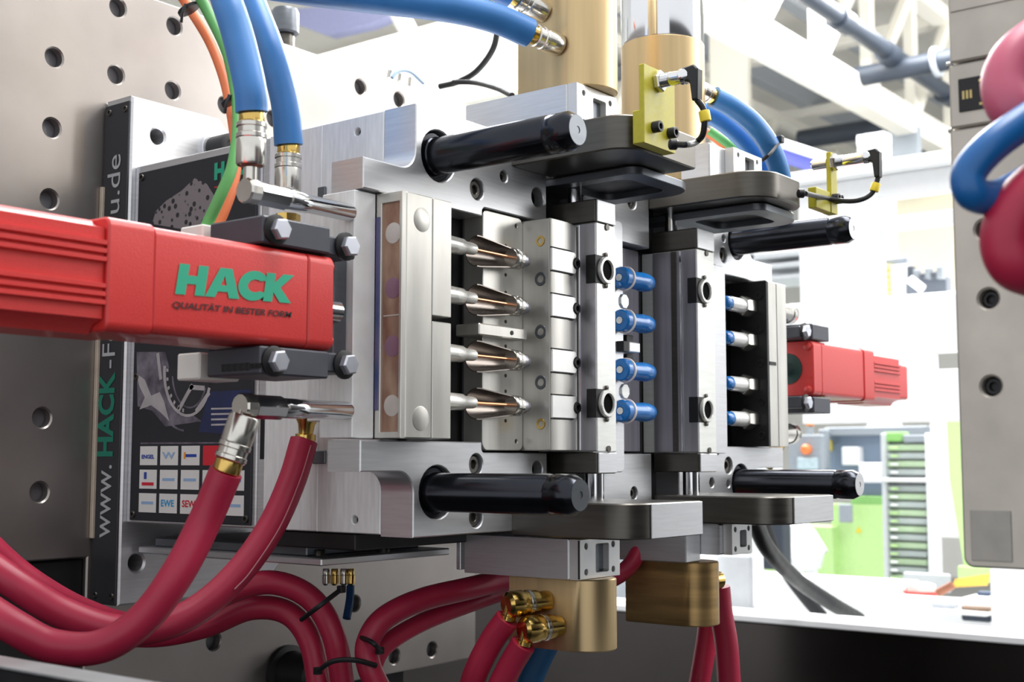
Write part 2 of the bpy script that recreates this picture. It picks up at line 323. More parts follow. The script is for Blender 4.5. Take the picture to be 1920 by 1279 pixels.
# logo tiles, five by three
ORG = mat('orange_logo', (240, 150, 40), 0, .5, 0)
REDT = mat('red_logo', (206, 40, 56), 0, .5, 0); BLUT = mat('blue_logo', (40, 70, 160), 0, .5, 0); CYT = mat('cyan_logo', (50, 160, 215), 0, .5, 0); LGT = mat('light_logo', (150, 180, 215), 0, .5, 0)
yl, yr = pq(263, 850)[0], pq(466, 850)[0]; wt = (yl-yr)/5
marks = [[(BLUT, 'ENGEL'), (LGT, 'W'), (BLUT, ''), (None, ''), (LGT, '')], [(REDT, ''), (LGT, ''), (LGT, ''), (CYT, ''), (CYT, '')], [(LGT, ''), (CYT, 'EWE'), (REDT, 'SEW'), (LGT, ''), (LGT, '')]]
for r in range(3):
    zt = pq(263, 837)[1]-r*.02205
    for c in range(5):
        y0 = yl-c*wt; y1 = y0-wt*.84; zb_ = zt-.0178
        t = put('logo_tile', G().box(XQ-.0002, XQ+.0002, y1, y0, zb_, zt, 0), REDT if (r, c) == (0, 3) else PAPER, poster)
        mm, tx = marks[r][c]
        if tx: text(tx, .0085 if len(tx) < 5 else .005, (XQ-.0003, y0-.003, zt-.0115), (0, -1, 0), (0, 0, 1), mm, t, 'logo_mark', bold=.0002, width=wt*.62)
        if (r, c) == (0, 2): put('logo_mark', G().box(XQ-.0005, XQ-.0003, y0-.0065, y0-.004, zb_+.006, zb_+.012, 0), ORG, t)
        if (r, c) == (1, 0): put('logo_mark', G().box(XQ-.0004, XQ-.0002, y0-.011, y0-.007, zb_+.009, zb_+.0155, 0), BLUT, t)
        if mm and not tx: put('logo_mark', G().box(XQ-.0004, XQ-.0002, y1+.004, y0-.004, zb_+(.003 if (r, c) == (1, 0) else .0075), zb_+(.006 if (r, c) == (1, 0) else .0102), 0), mm, t)
# ---- front frame: six blocks with coplanar faces
ZA0, ZA1 = .2077, .2322
def fr(poly, rad, hl, name='frame_block'): return put(name, G().prism('Y', fillet(poly, rad), YF, .7134, [circ(x, z, r, 24) for x, z, r in hl], .0009), STEEL, mo)
PZ1, PZ0 = .249, -.0255
sc_h = []
def F(px, py): p = oY(px, py, YF); return (p.x, p.z)
h1, h2, h3 = F(895, 355), F(945, 331), F(1008, 370)
fr([(.694, ZA0), (.839, ZA0), (.839, .2155), (.932, .2155), (.932, ZT), (X0, ZT), (X0, ZA1), (.694, ZA1)], [0, 0, .004, 0, 0, 0, .017, 0], [(.782, PZ1, .0215), (*h1, .0092), (*h2, .0052), (*h3, .0088)])
sc_h += [(*h1, .0078), (*h2, .0046)]
g1, g2, g3 = F(893, 871), F(893, 970), F(1008, 880)
fr([(.694, .0153), (.694, -.0086), (X0, -.0086), (X0, -.0605), (.932, -.0605), (.932, .0065), (.839, .0065), (.839, .0153)], [0, 0, .017, 0, 0, 0, .004, 0], [(.782, PZ0, .0215), (*g1, .0088), (*g2, .0088), (*g3, .0075)])
sc_h += [(*g1, .0075), (*g2, .0075)]
k1, k2 = F(1131, 362), F(1185, 377)
fr(rect(.993, .2155, 1.1106, ZT), 0, [(*k1, .0075), (*k2, .0085)]); sc_h += [(*k1, .0062), (*k2, .007)]
k3 = F(1189, 925)
fr(rect(.993, -.0605, 1.1106, .0065), 0, [(*k3, .0062)]); sc_h += [(*k3, .0052)]
r1, r2, r3 = F(1357, 422), F(1357, 447), F(1357, 478)
fr([(1.165, .2155), (1.252, .2155), (1.252, ZA0), (1.39, ZA0), (1.39, ZA1), (X1, ZA1), (X1, ZT), (1.165, ZT)], [0, .004, 0, 0, 0, .017, 0, 0], [(1.302, PZ1, .0215), (*r1, .006), (*r2, .0042), (*r3, .0088)])
sc_h += [(*r1, .005), (*r3, .0075)]
s1, s2, s3 = F(1366, 873), F(1335, 905), F(1366, 907)
fr([(1.165, -.0605), (X1, -.0605), (X1, -.0086), (1.41, -.0086), (1.41, .0153), (1.252, .0153), (1.252, .0065), (1.165, .0065)], [0, 0, .017, 0, 0, 0, .004, 0], [(1.302, PZ0, .0215), (*s1, .0092), (*s2, .0052), (*s3, .0042)])
sc_h += [(*s1, .0078), (*s2, .0046)]
for x, z in (h3, g3, r2, s3): put('bore_shade', G().lathe((x, .69, z), N_, [(.0092, 0), (.0092, .002)], 16), HOLE_SHADE, mo)
for x, z, r in sc_h: screw(mo, (x, .684, z), N_, round(r, 4), DARK, .003)
# floor of the pockets behind the inserts
bx('pocket_floor', BLK, mo, .773, .84, .703, .7132, .0153, .2077, .0005)
bx('pocket_floor', BLK, mo, .84, 1.25, .7, .7132, .0065, .2155, .0005)
bx('pocket_floor', BLK, mo, 1.25, 1.39, .703, .7132, .0153, .2077, .0005)
bx('slot_back', BLK, mo, .933, .992, .706, .7132, .2157, ZT-.001, .0003); bx('slot_back', BLK, mo, 1.1108, 1.1648, .706, .7132, .2157, ZT-.001, .0003)
bx('slot_back', BLK, mo, .933, .992, .706, .7132, -.06, .0063, .0003); bx('slot_back', BLK, mo, 1.1108, 1.1648, .706, .7132, -.06, .0063, .0003)
# guide pins with their collars
for nm, x, z, rr in (('a', .782, PZ1, .0153), ('b', .783, PZ0, .0155), ('c', 1.303, PZ1, .0155), ('d', 1.303, PZ0, .0155)):
    g = G().lathe((x, .712, z), N_, [(.0208, 0), (.0208, .028), (.0195, .0295), (.0162, .0295), (.0162, .033), (rr, .034), (rr, .146), (rr-.0006, .147), (rr-.0006, .150), (rr, .151), (rr, .166), (rr-.0035, .1725), (.0028, .1725), (.0028, .166), (0, .166)], 40)
    gp_ = put('guide_pin', g, PIN, mo); put('ground_end', G().lathe((x, .5399, z), N_, [(rr-.0038, 0), (rr-.0038, .0006), (.0029, .0006), (.0029, .0001)], 32), GREY if x < 1 else STEEL, gp_)
SLEEVE = mat('polished_tool_steel', (140, 132, 126), .9, .28, .08, (8, 90, 90))
def trough(x, y, z, prof, w, n=14):
    """half funnel along x, open towards the viewer side"""
    V = []; F = []; m_ = len(prof)
    for k in range(n+1):
        t = math.radians(-90+180*k/n)
        for j, (r, h) in enumerate(prof): V.append((x+h, y+r*math.cos(t), z+r*math.sin(t)))
        for j, (r, h) in enumerate(prof): V.append((x+h, y+(r-w)*math.cos(t), z+(r-w)*math.sin(t)))
    def i_(k, j): return k*2*m_+j
    for k in range(n):
        for j in range(m_-1):
            F.append([i_(k, j), i_(k, j+1), i_(k+1, j+1), i_(k+1, j)]); F.append([i_(k, m_+j), i_(k+1, m_+j), i_(k+1, m_+j+1), i_(k, m_+j+1)])
        F.append([i_(k, 0), i_(k+1, 0), i_(k+1, m_), i_(k, m_)]); F.append([i_(k, m_-1), i_(k, 2*m_-1), i_(k+1, 2*m_-1), i_(k+1, m_-1)])
    for k in (0, n):
        for j in range(m_-1): F.append([i_(k, j), i_(k, j+1), i_(k, m_+j+1), i_(k, m_+j)])
    return G().add(V, F)
# ---- left cavity insert plate
cz = [.1735, .1325, .0855, .0465]
cav = put('cavity_plate', G().prism('Y', rrect(.8405, .0085, .8965, .2138, .006), .6785, .7, [circ(.8872, .2062, .0018, 10), circ(.8872, .0165, .0018, 10)], .0006), TAN, mo)
for z in cz:
    # conical sleeve lying along x, its rings and small screws
    con = put('cavity_sleeve', trough(.8155, .6645, z, [(.0132, 0), (.0132, .005), (.0085, .047), (.008, .05)], .0009), SLEEVE, cav)
    put('ring', G().lathe((.862, .6668, z), (1, 0, 0), [(.0086, 0), (.0092, .001), (.0092, .004), (.0078, .005), (.0078, .008), (.0088, .009), (.0088, .012), (.006, .0125)], 22), NICK, con)
    put('nose', G().lathe((.8745, .6668, z), (1, 0, 0), [(.0062, 0), (.007, .001), (.007, .006), (.0048, .008), (.0048, .012), (.003, .0125)], 18), TAND, con)
    for dz in (.013, -.0125):
        put('dimple', G().lathe((.872, .6786, z+dz), N_, [(.0016, 0), (.0016, .0004), (.0009, .0006)], 10), DARK, cav)
# flat bar between second and third sleeve
br_ = put('locking_bar', G().box(.818, .884, .664, .69, .1035, .1135, .001), TAN, mo)
put('pin_hole', G().cyl((.862, .6645, .1085), (.862, .6635, .1085), .002, 10), BLK, br_)
# ---- cavity block beside it
blk = put('cavity_block', G().prism('Z', [(.8967, .699), (.8967, .6485), (.8985, .648), (.9225, .648), (.9445, .6535), (.9445, .699)], .0085, .2118, (), .0006), TAN, mo)
for z, gold in ((.1921, 1), (.1585, 0), (.112, 0), (.0677, 0), (.0315, 1)):
    screw(blk, (.8967, .659, z), L_, .005 if gold else .0065, BRASSP if gold else GREY, .0006)
bx('edge_strip', TAN, blk, .8962, .8966, .6492, .6535, .0095, .211, .0002)
for z in (.1755, .1350, .0865, .0465):
    ins = put('insert', G().prism('Y', fillet([(.8975, z-.0098), (.9345, z-.0098), (.9345, z-.0045), (.929, z), (.9345, z+.0045), (.9345, z+.0098), (.8975, z+.0098)], [0, .003, .001, .003, .001, .003, 0], 3), .6468, .66, (), .0005), mat('bright_insert', (240, 240, 238), .4, .3, .03), blk)
    put('stop_pin', G().lathe((.9345, .656, z), N_, [(.0056, 0), (.0056, .009), (.0046, .0105), (.0026, .0105), (.0026, .006), (0, .006)], 20), BLK, ins)
    for s in (1, -1): put('seam', G().tube([(.8968, .6479, z+s*.0104), (.92, .6479, z+s*.0104), (.931, .6494, z+s*.0104), (.936, .651, z+s*.0085), (.9375, .6515, z+s*.006)], .0007, 6, 5), BLK, blk)
    put('ejector_mark', G().lathe((.8967, .676, z), L_, [(.004, 0), (.004, .0003)], 16), TAND, blk)
# ---- the two vertical slide columns with their caps
def column(x0, x1, label):
    c = bx('slide_column', COLF, mo, x0, x1, .634, .6995, .0078, .2138, .0006)
    c['label'] = label
    bx('side_cover', TAND, c, x0-.0012, x0-.0001, .6348, .6855, .0085, .213, .0003)
    bx('side_groove', DARK, c, x0-.002, x0-.0013, .657, .6635, .0088, .2127, .0002); bx('side_rail', CHROME, c, x0-.0023, x0-.0013, .651, .6535, .0088, .2127, .0003)
    for za, zb, s in ((.2142, .2352, 1), (-.0118, .0072, -1)):
        cap = bx('end_cap', DARK, c, x0-.001, x1, .6345, .6868, za, zb, .001)
        bx('cap_face', STEEL, cap, x0+.0005, x1-.0005, .633, .6344, za+.0005, zb-.0005, .0005)
        zk = za if s > 0 else zb
        put('key_notch', G().lathe((x0+(x1-x0)*.55, .6338, zk-s*.003), N_, [(.003, 0), (.003, .001)], 14), DARK, cap)
    for z in (.1713, .0507):
        xc = x0+.0135
        p = bx('bush_pocket', BLK, c, x0-.0026, x0+.012, .6336, .644, z-.0128, z+.0128, .0003)
        put('ring_bush', G().lathe((xc, .6335, z), N_, [(.0125, 0), (.0125, .0026), (.0118, .0034), (.0094, .0034), (.009, .0028), (.009, .0005), (0, .0005)], 30), mat('bush_white_steel', (226, 226, 222), .5, .3, .02), p)
        put('bush_bore_shade', G().lathe((xc, .6335, z), N_, [(.0089, 0), (.0089, .001), (.002, .001), (.0, .0009)], 24), HOLE_SHADE, p)
        for s in (1, -1): put('clip_screw', G().lathe((xc, .6336, z+s*.0142), N_, [(.0022, 0), (.0022, .0016), (.001, .002)], 12), DARK, p)
    return c
cl = column(.9477, .9782, 'left vertical slide column with two ring bushes'); cr = column(1.1299, 1.1655, 'right vertical slide column with two ring bushes')
# centre strip and dark brushed panel between the columns, with the notched edge plates
oc = fillet([(.985, -.0112), (1.0385, -.0112), (1.0385, .231), (.985, .231)], [0, .006, .006, 0])
put('centre_strip', G().prism('Y', oc, .664, .7, (), .0007), STEEL, mo)
bx('centre_panel', TAND, mo, 1.06, 1.1085, .69, .7, .009, .2135, .0006); bx('centre_panel_edge', STEEL, mo, 1.0615, 1.066, .689, .6898, .0095, .213, .0003)
bx('shadow_gap', BLK, mo, 1.04, 1.0595, .696, .7, .009, .2135, .0003)  # black strip standing in for the shade in the open gap
lk = bx('centre_latch', mat('bright_latch', (232, 232, 230), .5, .3), mo, 1.036, 1.056, .656, .668, .1035, .1135, .001); bx('latch_clip', BLK, lk, 1.026, 1.0358, .656, .667, .1035, .1135, .0004)
bx('latch_clip', BLK, lk, 1.044, 1.056, .664, .69, .0955, .1028, .0004); bx('latch_clip', BLK, lk, 1.044, 1.056, .664, .69, .1142, .1212, .0004)
for z in (.153, .066): put('octagon_pad', G().lathe((1.0385, .666, z), N_, [(.0075, 0), (.0075, .0035), (.007, .004)], 8, math.pi/8), COLF, mo)
oc = [(1.18, .0075), (1.2575, .0075), (1.2575, .2135), (1.18, .2135)]
ep = put('notched_edge_plate', G().prism('Y', fillet(oc, [0, .006, .006, 0]), .6705, .7, (), .0006), STEEL, mo)
# bright rods that pull the columns
for x, y in ((.9625, .6675), (1.1445, .6722)):
    put('pull_rod', G().cyl((x, y, .235), (x, y, .2845), .0066, 20), CHROME, mo); put('pull_rod', G().cyl((x, y-.02, -.06), (x, y-.02, -.0118), .0085, 20), CHROME, mo)
# ---- the four rounded brackets that carry the vertical cylinders
def bracket(x0, x1, y0, z0, z1, ra, rb, chamf=0):
    o = fillet([(x0, .6778), (x1, .6778), (x1, y0), (x0, y0)], [0, 0, rb, ra], 10)
    return put('cylinder_bracket', G().prism('Z', o, z0, z1, (), .0012), DARK, mo)
b1 = bracket(.88, .99, .555, .2585, .288, .026, .002); b2 = bracket(1.1106, 1.212, .548, .2558, .2822, .034, .03)
b3 = bracket(.88, .993, .556, -.0645, -.035, .028, .001); b4 = bracket(1.115, 1.235, .541, -.0612, -.0345, .028, .001)
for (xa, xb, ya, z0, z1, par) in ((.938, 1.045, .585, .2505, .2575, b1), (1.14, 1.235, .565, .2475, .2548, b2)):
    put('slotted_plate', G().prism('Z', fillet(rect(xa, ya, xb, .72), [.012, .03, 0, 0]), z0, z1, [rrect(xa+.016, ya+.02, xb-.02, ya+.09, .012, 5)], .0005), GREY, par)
    put('slot_shadow_plate', G().prism('Z', rect(xa, ya+.012, xb-.004, .72), z1-.001, z1+.0005, (), .0002), BLK, par)  # black sheet behind the slot, painting its inner shade
bx('end_face', STEEL, b3, .908, .9925, .5545, .5558, -.064, -.0355, .0004); bx('end_face', STEEL, b4, 1.144, 1.2345, .5395, .5408, -.0607, -.035, .0004)
# rail and ledge below the mould
bx('lower_rail', BLK, mo, X0+.004, .99, .745, .862, -.0735, -.0598, .001)
lg = bx('lower_ledge', STEEL, mo, X0+.01, .93, .79, 1.04, -.0885, -.0822, .001)
for x, y in ((.79, .82), (.85, .80)): screw(lg, (x, y, -.0822), (0, 0, 1), .005, DARK, .005)
bx('ledge_post', GREY, mo, .775, .92, .82, 1.03, -.0822, -.0737, .001)
# ================================================================== CORE SLIDES
def lerp(a, b, t): return a+(b-a)*t
sl = thing('core_slide', 'left core slide of ground steel with a stained copper window and four needle cores', 'mould slide', (.73, .69, .0165))
bx('flange', MILL, sl, .690, .7134, .683, .7185, .0167, .2065, .0008)
bx('rear_block', MILL, sl, .6903, .7727, .7188, .7128+.02, .03, .2, .0008)
wy0, wy1, wz0, wz1 = .6585, .6772, .0215, .1985
put('window_frame', G().prism('X', rect(.6557, .0168, .6828, .2063), .7137, .7187, [rect(wy0, wz0, wy1, wz1)], .0004), TAN, sl)
wp = bx('copper_window', STAIN, sl, .7162, .7188, wy0, wy1, wz0, wz1, .0001)
SPOT = mat('pale_spot', (206, 196, 190), .3, .4, .05)
SPOTP = mat('mauve_spot', (150, 112, 132), .4, .4, .05)
for z, mm in ((.1745, SPOT), (.1318, SPOTP), (.087, SPOTP), (.0415, SPOT)): put('round_spot', G().lathe((.7162, .6668, z), L_, [(.0082, 0), (.0082, .0003), (.0078, .0004)], 22), mm, wp)
bx('seam_line', SPOT, wp, .7158, .7161, wy0+.001, wy1-.001, .1102, .1112, 0)
bx('polished_edge', mat('blue_violet_edge', (108, 100, 132), .9, .2, .2, (10, 10, 25), col2=(70, 84, 130)), sl, .7131, .7136, .6785, .6825, .038, .188, .0001)  # edge strip mottled in violet and blue
bx('front_block', TAN, sl, .7189, .7492, .6557, .7185, .0168, .2063, .0008)
for z0, z1 in ((.0168, .1085), (.113, .2063)): bx('needle_plate', TAN, sl, .7502, .7727, .656, .7025, z0, z1, .0006)
put('locating_circle', G().lathe((.7365, .6557, .1865), N_, [(.0095, 0), (.0095, .0002), (.0092, .0003)], 26), TAN, sl)
put('locating_circle', G().lathe((.7365, .6557, .032), N_, [(.0095, 0), (.0095, .0002), (.0092, .0003)], 26), TAN, sl)
for z in cz:
    z += .0005
    g = G().lathe((.7727, .6645, z), (1, 0, 0), [(.0078, 0), (.0072, .01), (.0068, .022), (.0055, .024), (.005, .036), (.0046, .0385), (.0016, .039)], 22)
    nd = put('needle_holder', g, mat('bright_holder', (236, 234, 228), .6, .25, .02), sl)
    put('copper_needle', G().cyl((.811, .6645, z), (.866, .6655, z), .0014, 10), COPPER, nd)
# nickel fittings on the far side of the right slide
for nm, z_, lab in (('u', .1805, 'nickel pipe fitting above the far right clevis bracket'), ('d', .0325, 'nickel fitting with brass tail below the far right clevis bracket')):
    t = thing('pipe_fitting', lab, 'pipe fitting', (1.44, .69, z_-.01))
    put('body', G().lathe((1.3797, .69, z_), (1, 0, 0), [(.009, 0), (.009, .03), (.0115, .031), (.0115, .07), (.0125, .071), (.0125, .082), (.009, .087)], 18), NICK, t)
    if nm == 'd': put('brass_tail', G().lathe((1.432, .69, z_-.004), (-.45, .1, -.6), [(.007, 0), (.0085, .012), (.0085, .02), (.0065, .022), (.0065, .045)], 14), BRASSP, t)
    else: put('stub', G().lathe((1.43, .69, z_-.004), (0, 0, -1), [(.006, 0), (.006, .014)], 12), BRASSP, t)
# coupling between slide and actuator
bx('coupling_plate', GREY, sl, .676, .6899, .69, .712, .072, .152, .0008)
put('drive_rod', G().cyl((.641, .687, .111), (.676, .687, .111), .0085, 20), CHROME, sl)
for z0, z1 in ((.117, .127), (.096, .105)): bx('coupling_slot', BLK, sl, .6756, .6762, .692, .698, z0, z1, 0)
# right slide
sr = thing('core_slide', 'right core slide with black face plate and four white cores tipped with blue', 'mould slide', (1.35, .69, .0155))
bx('face_plate', BLK, sr, 1.327, 1.3325, .6556, .703, .0155, .2055, .0008)
bx('front_block', TAN, sr, 1.3327, 1.3535, .656, .703, .0158, .205, .0006); bx('rear_block', TAN, sr, 1.3545, 1.3795, .656, .703, .0158, .205, .0006)
bx('split_gap', BLK, sr, 1.3328, 1.349, .6552, .6558, .1085, .1125, 0)
for z in (.188, .15, .11, .0665, .028): screw(sr, (1.327, .664, z), L_, .0048, BLK, .001)
for z in (.1755, .1362, .0855, .0465):
    g = G().lathe((1.327, .6765, z), L_, [(.0085, 0), (.0085, .018), (.0082, .02), (.0082, .048), (.0072, .052)], 22)
    cb = put('core_barrel', g, mat('white_core', (238, 238, 236), .2, .3, .01), sr)
    put('hex_collar', G().lathe((1.3268, .6765, z), L_, [(.0098, 0), (.0118, .001), (.0118, .0175), (.0105, .021)], 6, .3), NICK, cb, ang=20)
    put('blue_tip', G().lathe((1.2755, .6765, z), L_, [(.0075, 0), (.0078, .001), (.0078, .008), (.006, .012)], 18), BLUEP, cb)
put('drive_rod', G().cyl((1.3796, .687, .111), (1.452, .687, .111), .0085, 20), CHROME, sr)
bx('coupling_plate', GREY, sr, 1.38, 1.396, .69, .712, .075, .15, .0008)
# ================================================================== RED ACTUATORS
def actuator(label, mir, logo):
    f = (lambda x: x) if not mir else (lambda x: 2.088-x)
    t = thing('linear_actuator', label, 'actuator', (f(.54), .6875, .078)); R = RED
    yc, zc, a = .6875, .1115, .0335
    def sect(name, x0, x1, hw, r, m=R):
        return put(name, G().prism('X', rrect(yc-hw, zc-hw, yc+hw, zc+hw, r, 5), min(f(x0), f(x1)), max(f(x0), f(x1)), (), .0012), m, t)
    body = sect('body', .4862, .616, a, .006); end = sect('end_cap', .6163, .641, a+.0003, .0068); sect('collar', .4525, .486, a+.0012, .006)
    # ribbed motor tube with a cross-shaped section
    prof = []
    W_, H_ = .0335, .0345
    def side(s):  # ribs on the visible faces, from bottom to top
        q = []
        for z in (-.0175, -.0125, -.0075, .0085, .0135, .0185):
            q += [(s*.0315, z-.0022), (s*.0345, z-.0016), (s*.0345, z+.0010), (s*.0315, z+.0016)]
        return q
    right = side(1); left = [(a_, b_) for a_, b_ in side(-1)][::-1]
    pr_ = [(.018, -.036), (.022, -.031), (.0315, -.0275)]+right+[(.0315, .0275), (.022, .030), (.018, .0335)]+[(-.018, .0335), (-.022, .030), (-.0315, .0275)]+left+[(-.0315, -.0275), (-.022, -.031), (-.018, -.036)]
    put('ribbed_tube', G().prism('X', [(yc+a_, zc+b_) for a_, b_ in pr_], min(f(.18 if not mir else .355), f(.4523)), max(f(.18 if not mir else .355), f(.4523)), (), .0008), R, t)
    if mir:
        put('connector_box', G().prism('X', rrect(yc-.026, zc-.026, yc+.026, zc+.022, .004), f(.355), f(.31), (), .001), R, t)
        for s in (1, -1): put('round_seal', G().lathe((f(.641), yc, zc), L_, [(.019, 0), (.019, .001), (.013, .0012)], 26), mat('dark_green_seal', (20, 60, 54), 0, .5), t) if s > 0 else None
    for dy in (-1, 1):
        for dz in (-1, 1):
            put('corner_screw', G().lathe((f(.641), yc+dy*.0265, zc+dz*.0265), (-1 if mir else 1, 0, 0), [(.005, 0), (.005, .002), (.003, .0032)], 14), R, end)
    return t, body
HL = {'H': ([(0, 0), (.33, 0), (.33, .36), (.63, .36), (.63, 0), (.96, 0), (.96, 1), (.63, 1), (.63, .64), (.33, .64), (.33, 1), (0, 1)], []),
      'A': ([(0, 0), (.34, 0), (.41, .2), (.75, .2), (.82, 0), (1.18, 0), (.8, 1), (.38, 1)], [[(.48, .42), (.68, .42), (.58, .74)]]),
      'K': ([(0, 0), (.34, 0), (.34, .34), (.62, 0), (1.06, 0), (.58, .52), (1.04, 1), (.62, 1), (.34, .68), (.34, 1), (0, 1)], [])}
cpts = [(.55+.55*math.cos(math.radians(t)), .5+.52*math.sin(math.radians(t))) for t in range(42, 319, 12)]+[(.95, .02), (.95, .3)]+[(.6+.26*math.cos(math.radians(t)), .5+.22*math.sin(math.radians(t))) for t in range(310, 49, -15)]+[(.95, .7), (.95, .98)]
HL['C'] = (cpts, [])
def logo(parent, o, u, v, hgt, wid):
    o, u, v = Vector(o), Vector(u), Vector(v); n = u.cross(v).normalized(); x = 0; adv = {'H': .97, 'A': 1.08, 'C': .95, 'K': 1.06}; tot = sum(adv.values())
    for ch in 'HACK':
        out, hs = HL[ch]; loops = [[Vector((a+.13*b, b, 0)) for a, b in l] for l in [out]+hs]; tri = tessellate_polygon(loops)
        P = [q for l in loops for q in l]; g = G().add([o+u*((x+q.x)*wid/tot)+v*(q.y*hgt)+n*.0004 for q in P], [list(t) for t in tri])
        put('logo_letter', g, TEAL, parent); x += adv[ch]
acl, bodyl = actuator('near red linear actuator with green company lettering, reaching in from the left edge', False, True)
logo(bodyl, (.5022, .6539, .1040), (1, 0, .036), (0, 0, 1), .0196, .0975)
text('QUALITÄT IN BESTER FORM', .0056, (.5005, .6537, .0952), (1, 0, .026), (0, 0, 1), BLKT, bodyl, shear=.15, bold=.00012, width=.1)
acr, bodyr = actuator('small red linear actuator at the far right end of the mould', True, False)
# black clevis blocks that hold each actuator, with hex bolts
def clevis(label, mir, up):
    f = (lambda x: x) if not mir else (lambda x: 2.082-x); zz = (lambda z: z) if up else (lambda z: .223-z)
    t = thing('clevis_bracket', label, 'bracket', (f(.61), .68, min(zz(.1465), zz(.1655))))
    def b(nm, m, x0, x1, y0, y1, z0, z1, bv=.0012): return bx(nm, m, t, min(f(x0), f(x1)), max(f(x0), f(x1)), y0, y1, min(zz(z0), zz(z1)), max(zz(z0), zz(z1)), bv)
    CL = mat('grey_black_bracket', (72, 74, 82), .2, .5, .06)
    b('arm', CL, .573 if not mir else .588, .6365, .6535, .709, .1465, .1655); b('shoulder', CL, .6368, .6655, .657, .709, .1465, .1605)
    b('end_cap', WHITEP, .5735, .61, .7172, .7425, .1475, .1665) if not (up and mir) else None
    b('bridge', CL, .59, .61, .7092, .717, .148, .1645)
    for x, y0, z in ((.584, .6535, .1565), (.654, .657, .1545))[mir:]:
        put('bolt_seat', G().lathe((f(x), y0, zz(z)), N_, [(.0105, 0), (.0105, .002), (.0095, .0025)], 22), BLK, t)
        put('hex_bolt', G().lathe((f(x+.0015), y0-.002, zz(z)), N_, [(.0078, 0), (.0078, .0045), (.0066, .0058)], 6, .4), ZINC, t, ang=20)
    if not up and not mir: text('▭▭▭‹◇▭◇', .008, (.5727, .7, zz(.159)), (0, -1, 0), (0, 0, 1), BLK, t, 'embossing') if False else None
    return t
clevis('black clevis bracket with two hex bolts above the near red actuator', False, True)
cd = clevis('black clevis bracket with white end and embossing below the near red actuator', False, False)
for k in range(5): bx('embossing', BLK, cd, .5722, .573, .688-.006*k, .6925-.006*k, .0605, .0655, .0003)
for k in range(3): put('embossing', G().lathe((.573, .6615+.001-.004*k, .063), L_, [(.0025, 0), (.0025, .0006)], 4), BLK, cd)
clevis('black clevis bracket above the far right red actuator', True, True)
clevis('black clevis bracket below the far right red actuator', True, False)
# ================================================================== HOSES
def coupling(t, p, d, s=1.0, kn=2, brass=True):
    """quick coupling: brass ferrule, knurled nickel collars and a bright sleeve, from the hose end p along d"""
    d = Vector(d).normalized(); p = Vector(p)
    def L(nm, h0, prof, m, seg=22, ang=30): return put(nm, G().lathe(p+d*h0*s, d, [(r*s, h*s) for r, h in prof], seg), m, t, ang=ang)
    L('ferrule', -.001, [(.0088, 0), (.0092, .001), (.0092, .008), (.0088, .0085)], BRASSP)
    L('knurled_collar', .0075, [(.0095, 0), (.0108, .001), (.0108, .0035), (.0098, .0042), (.0098, .008), (.0108, .0088), (.0108, .0115), (.0098, .0125)], NICK, 26)
    L('sleeve', .0195, [(.0102, 0), (.0106, .001), (.0106, .0175), (.0098, .019), (.0085, .019), (.0085, .016)], NICK, 22)
    L('inner_seal', .0355, [(.0084, 0), (.0084, .001), (.004, .001), (.004, .002)], mat('copper_seal', (160, 70, 40), .5, .4), 16)
def hose(name, label, pts, r, m, sub=7, cuff=None, group=None, stripe=None, cat='hose', thing_=None):
    P = [Vector(p) for p in pts]; lo = min(P, key=lambda q: q.z)
    t = thing_ or thing(name, label, cat, tuple(lo), group); put('rubber_tube', G().tube(P, r, 16, sub), m, t)
    return t
# elbows: chrome pipes screwed into the slide flange
def pipe_elbow(name, label, z, X_=.589, Y_=.6872, up=True):
    t = thing(name, label, 'pipe fitting', (X_, Y_, z-.008))
    put('pipe', G().lathe((.6902, Y_, z), L_, [(.0062, 0), (.0068, .002), (.0068, .045), (.0073, .046), (.0073, .0665), (.0068, .0675)], 22), CHROME, t)
    put('hex_sleeve', G().lathe((.6232, Y_, z), L_, [(.0078, 0), (.0085, .001), (.0085, .027), (.0078, .028)], 8), CHROME, t, ang=20)
    put('elbow_head', G().lathe((.5953, Y_, z), L_, [(.0085, 0), (.0094, .001), (.0094, .009), (.0084, .0105), (0, .0105)], 12), NICK, t, ang=20)
    put('port', G().cyl((.5905, Y_, z), (.5905-(.0 if up else .004), Y_, z+(.017 if up else -.015)), .0052, 16), NICK, t)
    return t
pipe_elbow('pipe_elbow', 'chrome pipe elbow above the near red actuator', .1885)
pipe_elbow('pipe_elbow', 'chrome pipe elbow below the near red actuator', .0372, up=False)
RH = .0115
def dpl(l): return [dp(*q) for q in l]
# two thick blue hoses rising at the upper left
p = Vector((.5905, .6872, .2055)); top = dp(474, 237, p.dot(VD))
a = p-Vector((0, 0, 0)); hd = (top-p)
t = thing('coolant_hose', 'thick blue hose with nickel coupling on the upper chrome elbow, nearest the green hose', 'hose', tuple(p))
hp = Vector((.5905, .6872, .2455)); dd = hp.dot(VD)
hose('', '', [hp]+dpl([(468, 160, dd), (447, 70, dd+.01), (425, 0, dd+.02), (395, -90, dd+.05)]), RH, BLUE, thing_=t); coupling(t, hp, (0, 0, -1), 1.0)
q = dp(541, 272, 1.03); t = thing('coolant_hose', 'thick blue hose with coupling behind the upper chrome elbow, right one of the pair', 'hose', tuple(q-Vector((0, 0, .04))))
hose('', '', [q]+dpl([(534, 190, 1.03), (508, 95, 1.04), (475, 10, 1.06), (440, -80, 1.09)]), RH*1.0, BLUE, thing_=t); coupling(t, q, (0, 0, -1), 1.0)
put('brass_nut', G().lathe(q-Vector((0, 0, .056)), (0, 0, -1), [(.008, 0), (.0105, .001), (.0105, .006), (.006, .007), (.006, .02)], 8), BRASSP, t)
